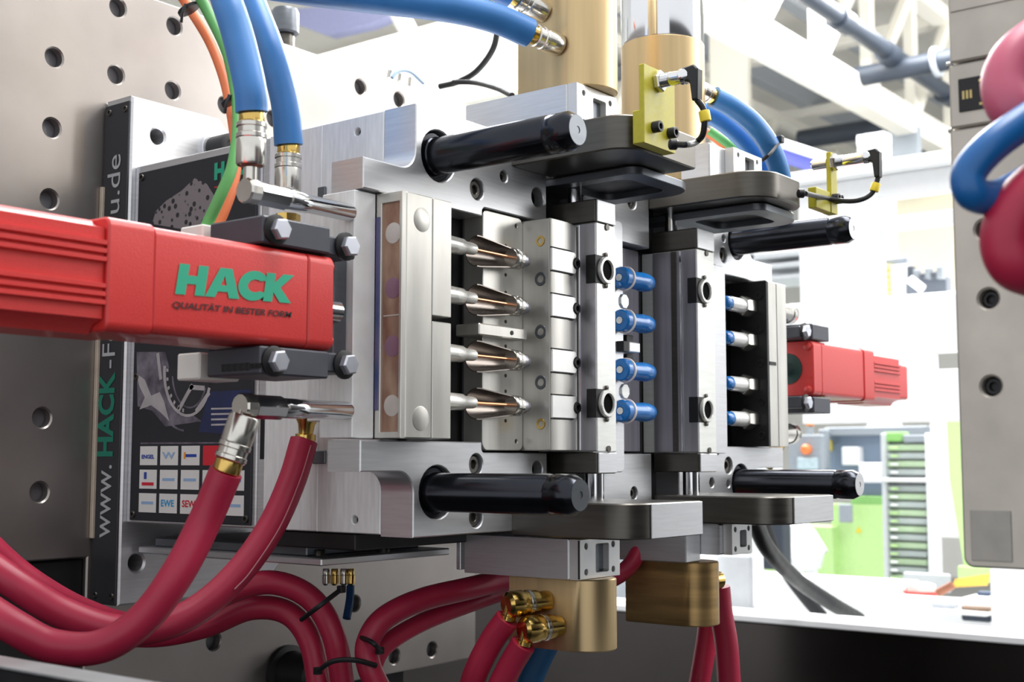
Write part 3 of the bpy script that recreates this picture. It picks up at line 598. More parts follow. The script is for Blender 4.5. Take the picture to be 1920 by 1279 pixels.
# green and orange air lines
g_ = hose('air_hose', 'slim green air hose curving down past the poster', dpl([(352, -45, 1.0), (388, 20, 1.0), (424, 95, .985), (441, 170, .97), (446, 235, .95), (436, 310, .93), (412, 370, .92), (380, 440, .92), (360, 500, .93)]), .0042, GREEN)
o_ = hose('air_hose', 'slim orange air hose running beside the green one', dpl([(320, -40, 1.035), (352, 10, 1.035), (392, 75, 1.02), (418, 140, 1.005), (432, 200, .99), (443, 280, .972), (438, 340, .96), (420, 395, .95), (395, 450, .945), (380, 500, .945)]), .0042, ORANGE)
for k, (x, y, d) in enumerate(((348, 8, 1.005), (430, 178, .972))):
    c = thing('cable_tie', ('black cable tie holding green and orange hoses at the top edge', 'black cable tie holding green and orange hoses beside the blue hose')[k], 'cable tie', tuple(dp(x, y, d)))
    put('band', G().lathe(dp(x+4, y+6, d), dp(x+30, y+50, d)-dp(x, y, d), [(.0085, 0), (.0092, .0005), (.0092, .0028), (.0085, .003)], 18), RUB, c); put('tail', G().tube(dpl([(x, y, d-.01), (x-6, y+18, d-.012), (x-8, y+34, d-.012)]), .0012, 6), RUB, c)
# blue hose at the top running to the upper left brass cylinder
t = hose('coolant_hose', 'blue hose running across the top to the left brass cylinder', dpl([(480, -35, 1.0), (590, -18, 1.02), (720, -2, 1.05), (850, 15, 1.08), (930, 35, 1.1), (992, 62, 1.115)]), .0128, BLUE)
coupling(t, dp(990, 61, 1.115), dp(1040, 82, 1.135)-dp(990, 61, 1.115), .95)
t = hose('coolant_hose', 'short blue hose end at the top edge beside the left brass cylinder', dpl([(840, -60, 1.13), (900, -40, 1.13), (960, -12, 1.14)]), .0128, BLUE); coupling(t, dp(960, -12, 1.14), dp(1000, 12, 1.15)-dp(955, -14, 1.14), .95)
hose('air_hose', 'orange hose crossing the top edge', dpl([(520, -22, 1.3), (600, -6, 1.32), (660, -12, 1.34)]), .006, ORANGE)
# thin black cables behind
hose('sensor_cable', 'thin black cable hanging behind the blue top hose', dpl([(935, 40, 1.5), (925, 90, 1.5), (895, 132, 1.52), (860, 153, 1.54), (825, 162, 1.56)]), .0035, RUB, cat='cable')
hose('sensor_cable', 'thin black cable reaching to the left cylinder block', dpl([(850, 154, 1.53), (890, 155, 1.5), (930, 165, 1.42), (960, 179, 1.36)]), .003, RUB, cat='cable')
# crimson hoses at the lower left
ph = Vector((.5865, .6872, .0372)); D0 = ph.dot(VD)
e0 = dp(456, 792, D0); e1 = dp(424, 884, D0-.005)
t = thing('oil_hose', 'crimson hose with nickel coupling on the lower chrome elbow, frontmost of the lower left loops', 'hose', tuple(dp(150, 1222, .86)))
hose('', '', [e1]+dpl([(385, 975, .88), (335, 1072, .87), (270, 1160, .865), (190, 1212, .86), (100, 1212, .86), (30, 1178, .86), (-60, 1120, .87)]), RH, CRIM, thing_=t)
coupling(t, e1, e0-e1, 1.04)
t = hose('oil_hose', 'crimson hose with pale stripe looping from the brass elbow behind the front loop', dpl([(570, 826, 1.055), (548, 900, 1.045), (510, 985, 1.03), (455, 1065, 1.005), (385, 1133, .98), (310, 1172, .96), (220, 1182, .95), (120, 1150, .945), (40, 1102, .94), (-50, 1040, .94)]), RH, CRIM)
put('stripe', G().tube(dpl([(583, 835, 1.046), (561, 905, 1.036), (524, 990, 1.02), (470, 1072, .994), (440, 1105, .982)]), .0006, 6), mat('stripe_pink', (190, 120, 130), 0, .5), t)
put('brass_elbow', G().lathe(dp(572, 828, 1.055), (.0, -.1, 1), [(.0075, 0), (.0085, .001), (.0085, .006), (.006, .007), (.007, .014), (.0095, .019), (.0095, .024), (.008, .025)], 12), BRASSP, t)
hose('oil_hose', 'dark crimson hose, uppermost at the lower left edge', dpl([(-60, 985, 1.0), (20, 1062, 1.01), (90, 1112, 1.02), (160, 1148, 1.04), (240, 1172, 1.07), (330, 1165, 1.1), (420, 1115, 1.12), (505, 1092, 1.13), (580, 1120, 1.13), (625, 1190, 1.12), (645, 1300, 1.12)]), RH*.92, CRIM)
hose('oil_hose', 'dark crimson hose bending down inside the arch under the mould', dpl([(180, 1186, 1.17), (290, 1192, 1.16), (385, 1174, 1.15), (470, 1141, 1.15), (540, 1150, 1.15), (582, 1205, 1.14), (600, 1300, 1.13)]), RH*.92, CRIM)
hose('oil_hose', 'crimson hose, upper of the pair curving under the left cylinder block', dpl([(955, 1085, 1.23), (880, 1103, 1.18), (790, 1125, 1.14), (720, 1160, 1.12), (690, 1205, 1.11), (692, 1250, 1.1), (720, 1310, 1.1)]), .0105, CRIM)
hose('oil_hose', 'crimson hose, lower of the pair curving under the left cylinder block', dpl([(950, 1107, 1.26), (880, 1132, 1.22), (800, 1163, 1.19), (735, 1200, 1.17), (704, 1238, 1.16), (690, 1310, 1.16)]), .0085, CRIM)
for k, (x, y, d, lab) in enumerate(((605, 1130, 1.1, 'black cable tie across the dark hose arch'), (690, 1205, 1.095, 'black cable tie where the paired hoses turn down'), (650, 1242, 1.09, 'black cable tie low across the dark hoses'))):
    c = thing('cable_tie', lab, 'cable tie', tuple(dp(x, y, d)))
    put('band', G().tube(dpl({0: [(565, 1162, d-.005), (598, 1137, d-.02), (640, 1105, d)], 1: [(678, 1196, d+.01), (700, 1206, d-.012), (714, 1222, d)], 2: [(596, 1258, d-.004), (625, 1240, d-.012), (665, 1238, d-.012), (705, 1248, d)]}[k]), .0022, 8), RUB, c)
    put('lock', G().box(*[s for i in range(3) for s in (dp(*((640, 1105, d), (712, 1220, d), (596, 1258, d))[k])[i]-.003, dp(*((640, 1105, d), (712, 1220, d), (596, 1258, d))[k])[i]+.003)], .0005), RUB, c)
# small brass fittings under the ledge with thin blue tube
ff = thing('hose_fitting', 'row of small brass and nickel fittings under the mould ledge', 'fitting', tuple(dp(630, 1100, 1.22)))
for k, x in enumerate((612, 628, 645, 658)):
    put('nipple', G().lathe(dp(x, 1066, 1.22), (0, 0, -1), [(.003, 0), (.0035, .001), (.0035, .006), (.004, .0065), (.004, .014), (.002, .016)], 12), (NICK, BRASSP)[k % 2], ff)
put('thin_tube', G().tube(dpl([(657, 1100, 1.22), (656, 1125, 1.21), (650, 1160, 1.2)]), .004, 10), mat('deep_blue_tube', (20, 70, 120), 0, .4), ff)
# ================================================================== HYDRAULIC CYLINDERS
def mount(t, x0, x1, y0, y1, z0, z1, hx0, hx1, hy=None):
    """steel block with a square port and four screws in the face towards the camera side"""
    hy = hy or y0; cx, cz_ = (hx0+hx1)/2, (z0+z1)/2; w = (hx1-hx0)
    b = put('mounting_block', G().prism('Y', rect(x0, z0, x1, z1), y0, y1, (), .0015), STEEL, t)
    hb = put('port_plate', G().prism('Y', rect(hx0, z0, hx1, z1), hy-.0102, hy-.0002, [rrect(cx-w*.1, cz_-w*.19, cx+w*.22, cz_+w*.19, .002, 3)]+[circ(cx+a*w*.33, cz_+c*(z1-z0)*.32, .0026, 12) for a in (-1, 1) for c in (-1, 1)], .0004), mat('bright_port_plate', (222, 222, 222), .5, .35, .02), b)
    for a in (-1, 1):
        for c in (-1, 1): screw(hb, (cx+a*w*.33, hy-.006, cz_+c*(z1-z0)*.32), N_, .0025, BLK, .001)
    put('port_slide', G().box(cx-w*.1, cx+w*.22, hy-.0042, hy-.0003, cz_-w*.19, cz_+w*.19, .0003), GREY, hb)
    return b
def obround(x0, x1, yb, yf, z0, z1):
    r = (x1-x0)/2; o = [(x1, yb), (x1, yf)]+[(x0+r+r*math.cos(math.radians(a)), yf-r*math.sin(math.radians(a))) for a in range(0, 181, 10)]+[(x0, yf), (x0, yb)]
    return G().prism('Z', o, z0, z1, (), .001)
c1 = thing('hydraulic_cylinder', 'brass hydraulic cylinder below the left bracket with two brass elbows', 'hydraulic cylinder', (.93, .65, -.162))
bx('front_seam', BLK, c1, .8995, .9012, .6215, .6225, -.1, -.0675, 0)
mount(c1, .9, .965, .632, .7485, -.1008, -.0668, .9005, .964, .6322); bx('side_rail', STEEL, c1, .9, .915, .752, .757, -.0985, -.0695, .0005)
put('barrel', obround(.905, .955, .70, .6335, -.1615, -.101), BRASS, c1)
for (px, py, ln) in ((948, 1135, 1), (978, 1182, 0)):
    tip = oX(px, py, .868-.004*ln); base = sx(tip, 1, px+95)
    base = Vector((.905, tip.y-.012, tip.z+.0005))
    d = base-tip; d = Vector((1, -.32, .02)); Ln = (.905-tip.x)
    e = put('brass_elbow', G().lathe(tip, d, [(0, 0), (.008, .0004), (.0108, .0028), (.0116, .006), (.0116, .0155), (.0108, .017), (.0108, .021), (.0095, .0215), (.0095, .025), (.0105, .0255), (.0105, .031), (.009, .032), (.009, Ln*1.06)], 22), BRASSP, c1)
    put('nickel_ring', G().lathe(tip+d.normalized()*.0205, d, [(.0106, 0), (.0112, .0005), (.0112, .0036), (.0106, .004)], 22), NICK, e)
    put('tail_spigot', G().lathe(tip+d.normalized()*.0055, (-.1, .25, -1), [(.0055, 0), (.0055, .009), (.007, .0095), (.007, .013)], 16), BRASSP, e)
    s0 = tip+d.normalized()*.0055+Vector((-.001, .003, -.012)); D = s0.dot(VD)
    hose('oil_hose', ('crimson hose hanging from the lower brass elbow, with pale stripe', 'crimson hose hanging from the upper brass elbow of the left cylinder')[ln], [s0]+[dp(px-24-(5*ln), py+72, D+.005), dp(px-55-6*ln, py+140, D+.01), dp(px-75, py+220, D+.02)], .0108, CRIM)
hose('coolant_hose', 'dark blue hose below the left brass cylinder', dpl([(1040, 1180, 1.35), (1010, 1240, 1.35), (985, 1300, 1.35)]), .013, mat('dark_blue_rubber', (24, 84, 130), 0, .5))
c2 = thing('hydraulic_cylinder', 'brass hydraulic cylinder below the right bracket', 'hydraulic cylinder', (1.154, .67, -.1655))
bx('upper_block', STEEL, c2, 1.119, 1.148, .6445, .742, -.1012, -.0655, .001); mount(c2, 1.1482, 1.20, .6235, .735, -.094, -.0635, 1.1565, 1.2, .6237)
put('barrel', obround(1.129, 1.178, .722, .655, -.1645, -.1014), mat('darker_brass', (184, 152, 102), .8, .4, .16, (10, 10, 120)), c2)  # barrel in a browner, less even brass than the others
e = put('brass_elbow', G().lathe((1.178, .665, -.125), (1, -.2, 0), [(.007, 0), (.007, .008), (.009, .009), (.009, .014), (.0075, .015), (.0075, .022), (.0095, .023), (.0095, .033), (.007, .036), (0, .036)], 20), BRASSP, c2)
q = dp(1347, 1100, 1.36)
hose('oil_hose', 'crimson hose hanging from the right cylinder elbow', [q]+dpl([(1352, 1150, 1.36), (1362, 1210, 1.36), (1368, 1300, 1.36)]), .0125, CRIM)
hose('oil_hose', 'crimson hose behind the right brass cylinder', dpl([(1332, 1130, 1.42), (1325, 1200, 1.42), (1308, 1300, 1.42)]), .0115, CRIM)
hose('oil_hose', 'short crimson hose showing between the two lower cylinders', dpl([(1090, 1100, 1.28), (1145, 1086, 1.28), (1182, 1060, 1.3), (1205, 1020, 1.31)]), .0088, CRIM)
c3 = thing('hydraulic_cylinder', 'tall brass hydraulic cylinder above the left bracket', 'hydraulic cylinder', (.935, .66, .29))
mount(c3, .9, .965, .632, .7485, .2885, .3295, .9005, .9645, .6322)
put('barrel', obround(.905, .971, .69, .643, .33, .62), BRASS, c3)
c4 = thing('hydraulic_cylinder', 'round cylinder with brass foot and chrome barrel above the right bracket', 'hydraulic cylinder', (1.1445, .68, .29))
put('brass_foot', G().lathe((1.1445, .68, .284), (0, 0, 1), [(.0425, 0), (.0438, .001), (.0438, .151), (.043, .152)], 48), BRASS, c4)
put('chrome_barrel', G().lathe((1.1445, .68, .436), (0, 0, 1), [(.0432, 0), (.0436, .001), (.0436, .2), (.043, .201)], 48), CHROME, c4)
mount(c4, 1.119, 1.215, .612, .73, .2826, .318, 1.151, 1.2145, .6122)
# blue hoses off the right cylinder, tied together
t = hose('coolant_hose', 'blue hose curving down from the right cylinder, outer of the tied pair', dpl([(1338, 182, 1.36), (1372, 200, 1.37), (1412, 232, 1.38), (1443, 275, 1.4), (1462, 325, 1.42), (1466, 370, 1.44)]), .0115, BLUE); coupling(t, dp(1340, 183, 1.36), dp(1305, 165, 1.35)-dp(1338, 182, 1.36), .9)
hose('coolant_hose', 'blue hose curving down from the right cylinder, inner of the tied pair', dpl([(1310, 205, 1.40), (1348, 222, 1.41), (1390, 256, 1.43), (1425, 300, 1.45), (1440, 350, 1.47)]), .0115, BLUE)
hose('air_hose', 'thin green hose below the right blue hoses', dpl([(1330, 245, 1.5), (1365, 270, 1.5), (1400, 300, 1.51), (1420, 340, 1.52)]), .005, GREEN)
hose('air_hose', 'thin orange hose below the right blue hoses', dpl([(1310, 240, 1.53), (1345, 262, 1.53), (1385, 300, 1.54), (1400, 340, 1.55)]), .005, ORANGE)
c = thing('cable_tie', 'black cable tie around the right pair of blue hoses', 'cable tie', tuple(dp(1440, 290, 1.38)))
put('band', G().tube(dpl([(1416, 308, 1.4), (1440, 292, 1.372), (1462, 265, 1.4)]), .002, 8), RUB, c)
p_ = dp(1462, 262, 1.4); put('lock', G().box(p_.x-.004, p_.x+.004, p_.y-.004, p_.y+.004, p_.z-.004, p_.z+.004, .0008), RUB, c)
# ================================================================== POSITION SENSORS
def sensor(label, x0, x1, yb, yn, z0, zf, zt, bpx, cable, tagp, plate=None):
    t = thing('position_sensor', label, 'sensor', ((x0+x1)/2, yn, z0))
    px0, px1 = plate or (x0, x1)
    mt = put('yellow_mount', G().prism('X', [(yb, z0), (yb, zf), (yn+.005, zf), (yn+.005, zt), (yn, zt), (yn, z0)], px0, px1, (), .0006), YEL, t)
    if plate: bx('yellow_foot', YEL, mt, x0, px0, yn+.001, yb, z0, zf, .0006)
    zc = zt-.0105; xc = (px0+px1)/2-.003
    for k in range(2): screw(mt, (px0+(px1-px0)*(.3+.5*k), yn, z0+.0155), N_, .0048, BLK, .007)
    L = bpx
    put('lock_nut', G().lathe((xc, yn, zc), N_, [(.0085, 0), (.0092, .0008), (.0092, .004), (.0082, .0052)], 6), NICK, t, ang=20)
    put('barrel', G().lathe((xc, yn, zc), N_, [(.006, 0)]+[(r_, .005+.001*k+.0005*j) for k in range(8) for j, r_ in enumerate((.0062, .0056))]+[(.0058, .014), (.0058, L-.009), (.0068, L-.008), (.0068, L-.003), (.005, L)], 20), CHROME, t)
    if plate: put('barrel_tail', G().lathe((xc, yn+.005, zc), (0, 1, 0), [(.0058, 0), (.0058, .016), (.004, .018)], 16), CHROME, t)
    e = Vector((xc, yn-L, zc))
    put('plug', G().prism('X', fillet([(e.y+.006, e.z+.006), (e.y-.006, e.z+.0072), (e.y-.0095, e.z+.003), (e.y-.0088, e.z-.023), (e.y-.0035, e.z-.023), (e.y-.0015, e.z-.006), (e.y+.006, e.z-.0055)], [.001, .003, .002, .001, .001, .002, .001], 3), xc-.0048, xc+.0048, (), .0012), RUB, t)
    s = Vector((xc, e.y-.0062, e.z-.022)); C = [s]+cable(s)
    put('cable', G().tube(C, .0026, 10), RUB, t)
    P = smooth(C, 8); q = P[int(len(P)*tagp)]; q2 = P[int(len(P)*tagp)+1]
    put('yellow_tag', G().lathe(q, q2-q, [(.0042, 0), (.0046, .0006), (.0046, .0085), (.0042, .009)], 14), YELT, t)
    return t
sensor('yellow mounted sensor with black elbow plug on the left upper bracket', .884, .9345, .5548, .5435, .2605, .2885, .327, .031,
       lambda s: [dp(1319, 205, s.dot(VD)), dp(1321, 230, s.dot(VD)), dp(1317, 254, s.dot(VD)+.004), dp(1304, 267, s.dot(VD)+.01), dp(1288, 271, 1.015), dp(1272, 271, 1.025)], .2)
sensor('yellow mounted sensor with looping cable on the right upper bracket', 1.2105, 1.262, .549, .539, .2575, .279, .322, .043,
       lambda s: [dp(1641, 350, s.dot(VD)), dp(1632, 365, s.dot(VD)), dp(1612, 375, s.dot(VD)), dp(1585, 377, s.dot(VD)+.01), dp(1550, 372, s.dot(VD)+.02), dp(1510, 363, 1.26)], .12, plate=(1.246, 1.262))
for p in ((1270, 271, 1.03), (1508, 363, 1.262)):
    q = dp(*p); pb = put('cable_grommet', G().lathe(q, (-.6, .6, 0), [(.0035, 0), (.0045, .001), (.0045, .006), (.003, .007)], 12), RUB, mo)
# ================================================================== BLUE MOULDED PARTS
for k, z in enumerate((.1735, .1325, .0855, .0465)):
    lab = 'blue plastic moulded part in the centre cavity, '+('topmost of four', 'second from the top', 'third from the top', 'lowest of four')[k]
    t = thing('moulded_part', lab, 'moulded part', (1.045, .657, z-.01), 'blue moulded parts between the slide columns')
    x0 = 1.0185
    put('head', G().lathe((x0, .656, z), (1, 0, 0), [(.0036, .004), (.0036, .0008), (.0042, 0), (.0095, .0004), (.0106, .0018), (.0108, .011), (.010, .012)], 28), BLUEP, t)
    put('white_ring', G().lathe((x0+.0095, .656, z), (1, 0, 0), [(.0108, 0), (.0119, .0004), (.0119, .0022), (.0108, .0026)], 28), mat('pinkish_white_ring', (236, 224, 222), 0, .4), t)
    put('body', G().lathe((x0+.012, .656, z), (1, 0, 0), [(.0082, 0), (.0086, .003), (.0086, .022), (.0092, .024), (.0092, .034), (.0078, .042), (.0055, .0445), (0, .0445)], 26), BLUEP, t)
    put('bore', G().lathe((x0-.0002, .656, z), (1, 0, 0), [(.0034, 0), (.0034, .0008)], 16), mat('white_bore', (250, 252, 252), 0, .4), t)
    if k in (0, 3): put('sprue_tail', G().box(x0-.006, x0+.004, .652, .656, z-.009, z-.005, .0005), BLUEP, t)
# ================================================================== OPPOSITE MOULD HALF AT THE RIGHT EDGE
oh = thing('opposite_mould_half', 'side of the opposite steel mould half at the right edge', 'mould', (1.0, 0, -.0615))
XO = .7536
PL2 = mat('worn_plate_steel', (196, 190, 180), .5, .45, .1, (22, 22, 22), rvar=.06)
zl1, zl2 = .2365, .1968
fp = lambda y0, y1, z0, z1, hl, nm: put(nm, G().prism('X', rect(y0, z0, y1, z1), XO, XO+.57, hl, .0012), PL2, oh)
hp_ = [(.2311, .0936), (.2313, .0427), (.2318, .1345)]
put('main_plate', G().prism('X', fillet([(-.16, -.0615), (.2503, -.0615), (.2503, zl2-.0006), (-.16, zl2-.0006)], [0, .006, 0, 0]), XO, XO+.03, [circ(a, b, .0058, 20) for a, b in hp_], .0012), PL2, oh)
for a, b in hp_: screw(oh, (XO+.008, a, b), L_, .005, BLK, .003)
DPL = mat('dark_mirrored_tone', (62, 62, 64), .4, .5)  # dark tone put on unseen faces so the metal opposite mirrors something dim
bx('plate_core', DPL, oh, XO+.03, XO+.57, -.16, .25, -.061, .30, .001)
bx('middle_plate', PL2, oh, XO, XO+.03, -.16, .25, zl2+.0004, zl1-.0006, .0012)
up_ = bx('upper_plate', PL2, oh, XO, XO+.03, -.16, .249, zl1+.0006, .33, .0012)
bx('raised_pad', PL2, up_, XO-.0008, XO, .16, .2475, .268, .32, .0003)
npl = bx('name_plate', BLK, oh, XO-.001, XO-.0001, .218, .2441, .2062, .2262, .0002)
GOLD = mat('gold_print', (200, 180, 120), .4, .4, 0)
for k in range(3): bx('gold_mark', GOLD, npl, XO-.0013, XO-.0011, .2405-.0022*k, .2418-.0022*k, .2135, .2185, 0)
bx('gold_mark', GOLD, npl, XO-.0013, XO-.0011, .221, .232, .2225, .224, 0); bx('gold_mark', GOLD, npl, XO-.0013, XO-.0011, .221, .232, .2085, .210, 0); bx('gold_mark', GOLD, npl, XO-.0013, XO-.0011, .226, .2285, .21, .2222, 0)
for z in (zl1+.0006, zl2): put('dowel', G().cyl((XO+.002, .2495, z), (XO+.002, .2515, z), .0016, 8), NICK, oh)
dkp = mat('darker_steel_patch', (160, 156, 150), .5, .4, .08); bx('bottom_pad', dkp, oh, XO-.0006, XO, .2225, .2455, -.0575, -.0285, .0003)
bx('unseen_moving_platen', DPL, oh, .42, 1.55, -.36, -.1605, -.26, .48, .002)  # out of view, added and sized to darken reflections in the fixed platen
# the three coiled hoses lying in front of it
def coil(label, m, pts, r): return hose('coiled_hose', label, dpl(pts), r, m, sub=10)
coil('pale crimson coiled hose at the upper right edge', mat('sunlit_crimson_rubber', (196, 92, 118), 0, .35, .04, (30, 30, 30)), [(2010, 30, .66), (1945, 72, .655), (1898, 115, .65), (1884, 160, .645), (1898, 202, .64), (1945, 225, .64), (2010, 225, .645)], .0118)  # paler crimson: the strong light is put into the hose colour
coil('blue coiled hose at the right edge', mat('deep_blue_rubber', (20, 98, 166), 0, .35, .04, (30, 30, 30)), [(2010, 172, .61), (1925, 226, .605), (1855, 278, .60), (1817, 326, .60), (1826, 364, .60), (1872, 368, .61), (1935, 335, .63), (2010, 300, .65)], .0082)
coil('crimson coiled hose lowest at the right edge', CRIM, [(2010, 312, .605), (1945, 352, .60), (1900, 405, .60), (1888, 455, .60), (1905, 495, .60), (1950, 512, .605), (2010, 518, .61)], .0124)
# ================================================================== MACHINE BED AND GUARD BEHIND
bed = thing('machine_bed', 'white topped machine bed with dark polished steel front below the cylinders', 'machine bed', (2.3, .8, -1.35))
put('steel_front', G().box(1.912, 1.93, -.6, 1.75, -1.3, -.262, .002), mat('polished_bed_steel', (70, 66, 64), .95, .16, .1, (3, 3, 3)), bed)
bx('white_rim', WHITE, bed, 1.906, 2.0, -.6, 1.75, -.2615, -.25, .002); bx('body', WHITE, bed, 1.9301, 1.995, -.59, 1.74, -1.35, -.262, .002)
bx('rim_post', WHITE, bed, 1.93, 2.0, 1.09, 1.135, -.2499, .05, .001)
bk = dict()
def bgbox(name, m, x0, y0, x1, y1, X, th, parent=None, b=.004, **k):
    """box whose face towards -x stands at X and spans the given picture rectangle"""
    a = oX(x0, (y0+y1)/2, X); c = oX(x1, (y0+y1)/2, X); t = oX((x0+x1)/2, y0, X); l = oX((x0+x1)/2, y1, X)
    th = max(.02, th*.25)
    return put(name, G().box(X, X+th, min(a.y, c.y), max(a.y, c.y), l.z, t.z, b), m, parent, **k)
LGREY = mat('light_grey_paint', (196, 200, 204), 0, .5, .02)
gp = thing('grey_post', 'light grey machine post behind the right brass cylinder', 'post', oX(1390, 1140, 1.93)[:])
bgbox('post', LGREY, 1335, 1040, 1408, 1142, 2.02, .05, gp); bgbox('edge', WHITE, 1408, 1000, 1424, 1142, 2.02, .05, gp)
gw = thing('window_opening', 'white framed opening seen between the two lower cylinders', 'opening', oX(1165, 1135, 2.05)[:])
bgbox('pane', mat('grey_glass', (150, 156, 162), 0, .2, .03), 1110, 1040, 1178, 1130, 2.12, .01, gw); bgbox('frame_side', WHITE, 1178, 1040, 1186, 1136, 2.1, .03, gw); bgbox('frame_foot', WHITE, 1110, 1128, 1186, 1136, 2.1, .03, gw)
# big white guard with window openings
XG = 2.75
gd = thing('machine_guard', 'tall white machine guard with rectangular openings behind the mould', 'machine guard', oX(1600, 700, XG)[:])
def gz(px, py): p = oX(px, py, XG); return (p.y, p.z)
ya, yb_ = gz(1500, 600)[0], -.6
zt_, zb_ = gz(1700, 322)[1], gz(1650, 792)[1]
w1 = [gz(1645, 432)[0], gz(1645, 560)[1], gz(1788, 410)[0]-.25, gz(1645, 432)[1]]
w2 = [gz(1645, 370)[0], gz(1645, 408)[1], gz(1788, 372)[0]-.25, gz(1645, 372)[1]]
w3 = [gz(1745, 660)[0], gz(1760, 692)[1], gz(1788, 692)[0]-.25, gz(1760, 660)[1]]
put('white_panel', G().prism('X', rect(yb_, zb_, ya, zt_), XG, XG+.05, [rect(w[2], w[1], w[0], w[3]) for w in (w1, w2, w3)], .003), WHITE, gd)
bx('top_beam', WHITE, gd, XG-.03, XG+.1, yb_, ya+.1, zt_, zt_+.03, .003)
GREYM0 = mat('steel_grey_paint', (120, 126, 132), 0, .5)
# things seen through the openings
XH = 6.0
hk = mat('khaki_wall', (186, 180, 158), 0, .6, .05, (2, 2, 2))
bgbox('wall_panel', hk, 1600, 330, 1800, 600, 9.5, .05, None, label='khaki back wall area seen through the guard opening', cat='wall panel')
sh = thing('storage_rack', 'stack of yellowish drawers and grey boxes seen through the guard opening', 'rack', oX(1700, 560, XH)[:])
for k in range(6): bgbox('drawer', mat('ochre_drawer', (186, 176, 110), 0, .6, .06), 1641, 497+12*k, 1670, 507+12*k, XH, .3, sh)
bgbox('side', LGREY, 1671, 497, 1698, 566, XH, .3, sh); bgbox('top_box', mat('slate_box', (128, 134, 142), 0, .6), 1648, 484, 1700, 496, XH+.05, .3, sh)
mc = thing('bench_machine', 'dark grey bench machine with white lever seen through the guard opening', 'machine', oX(1740, 560, XH)[:])
bgbox('base', mat('slate_paint', (84, 90, 100), 0, .5), 1700, 520, 1775, 566, XH, .3, mc)
for k in range(6): bgbox('block', (mat('slate_paint2', (60, 66, 74), 0, .5), GREYM0)[k % 2], 1700+11*k, 498+(k*7) % 17, 1712+11*k, 522, XH-.05, .2, mc)
put('lever', G().cyl(oX(1706, 524, XH-.1), oX(1730, 542, XH-.1), .02, 10), WHITE, mc)
# ================================================================== GREEN MOULDING MACHINE FAR BEHIND
XM = 5.2
LG = mat('lime_green_paint', (186, 222, 148), 0, .45, .03); LGD = mat('green_paint', (140, 196, 112), 0, .45, .03)
SLATE = mat('slate_glass', (122, 138, 158), .1, .25, .06, (3, 3, 3)); GREYM = mat('mid_grey_paint', (150, 158, 166), 0, .5, .03)
gm = thing('green_machine', 'lime green moulding machine with grey window behind the right guide pins', 'machine', oX(1560, 1085, XM)[:])
bgbox('lower_cover', LG, 1560, 945, 1670, 1090, XM, .6, gm); bgbox('side_cover', LG, 1430, 985, 1562, 1090, XM-.05, .6, gm)
bgbox('deeper_green_strip', LGD, 1595, 930, 1668, 946, XM, .6, gm)  # strip in a deeper green than the covers
bgbox('window', SLATE, 1545, 812, 1662, 930, XM+.05, .5, gm); bgbox('top_rail', GREYM, 1545, 800, 1738, 816, XM, .5, gm); bgbox('white_box', WHITE, 1578, 838, 1610, 872, XM, .3, gm); bgbox('white_cover', WHITE, 1610, 868, 1660, 905, XM-.1, .3, gm)
bgbox('door_post', GREYM, 1535, 805, 1548, 880, XM-.05, .2, gm); bgbox('yellow_label', YELT, 1552, 825, 1558, 846, XM+.03, .02, gm)
put('warning_triangle', G().add([oX(1604, 999, XM-.004), oX(1616, 999, XM-.004), oX(1610, 987, XM-.004)], [[0, 1, 2]]), YELT, gm)
arm = bgbox('grey_hatch', GREYM, 1572, 945, 1596, 980, XM-.1, .05, gm)
pan = thing('control_panel', 'grey control panel with orange knob and screen below the right actuator', 'control panel', oX(1505, 880, 4.6)[:])
bgbox('housing', GREYM, 1478, 815, 1540, 884, 4.6, .12, pan); bgbox('screen', mat('pale_screen', (186, 206, 214), 0, .3), 1494, 858, 1532, 880, 4.59, .01, pan)
put('knob', G().lathe(oX(1514, 843, 4.6), L_, [(.02, 0), (.02, .02), (.012, .03)], 14), mat('orange_knob', (240, 130, 70), 0, .4), pan)
bgbox('signal_light', mat('orange_beacon', (244, 140, 30), 0, .4), 1510, 787, 1517, 799, 4.62, .2, pan); bgbox('signal_post', GREYM, 1511, 799, 1516, 815, 4.62, .2, pan)
# robot gripper pieces
gr = thing('gripper_arm', 'pale jointed gripper arm in front of the green machine', 'gripper', oX(1530, 1085, 4.4)[:])
put('forearm', G().cyl(oX(1450, 1020, 4.4), oX(1500, 1000, 4.4), .045, 10), LGREY, gr); put('joint', G().lathe(oX(1500, 1005, 4.4), L_, [(.06, 0), (.06, .08), (.04, .1)], 14), WHITE, gr)
put('hand', G().cyl(oX(1505, 1005, 4.35), oX(1530, 1045, 4.35), .05, 10), LGREY, gr); put('cup', G().lathe(oX(1518, 1042, 4.3), L_, [(.06, 0), (.06, .06), (.03, .08)], 6), WHITE, gr); put('leg', G().cyl(oX(1522, 1055, 4.4), oX(1524, 1085, 4.4), .02, 8), WHITE, gr)
# tall drawer rack with many shelves
rk = thing('drawer_rack', 'tall pale rack of stacked drawers beside the green machine', 'rack', oX(1700, 1112, 4.2)[:])
PG = mat('pale_green_drawer', (182, 206, 170), 0, .55, .12, (6, 6, 6)); PGR = mat('pale_grey_drawer', (176, 186, 184), 0, .55, .1, (6, 6, 6))
bgbox('carcass', LGREY, 1664, 828, 1738, 1112, 4.24, .4, rk)
for k in range(18):
    y = 834+k*15.3
    if k == 4: bgbox('shelf', WHITE, 1655, y+1, 1745, y+9, 4.17, .4, rk); continue
    d = bgbox('drawer', (PG, PGR)[k % 2], 1662, y, 1738, y+11.5, 4.2, .3, rk); bgbox('handle', (LG, WHITE)[(k//2) % 2], 1668, y+4, 1682, y+8, 4.17, .03, d)
for x in (1658, 1741): bgbox('upright', WHITE if x > 1700 else LGREY, x-4, 812, x+4, 1112, 4.18, .4, rk)
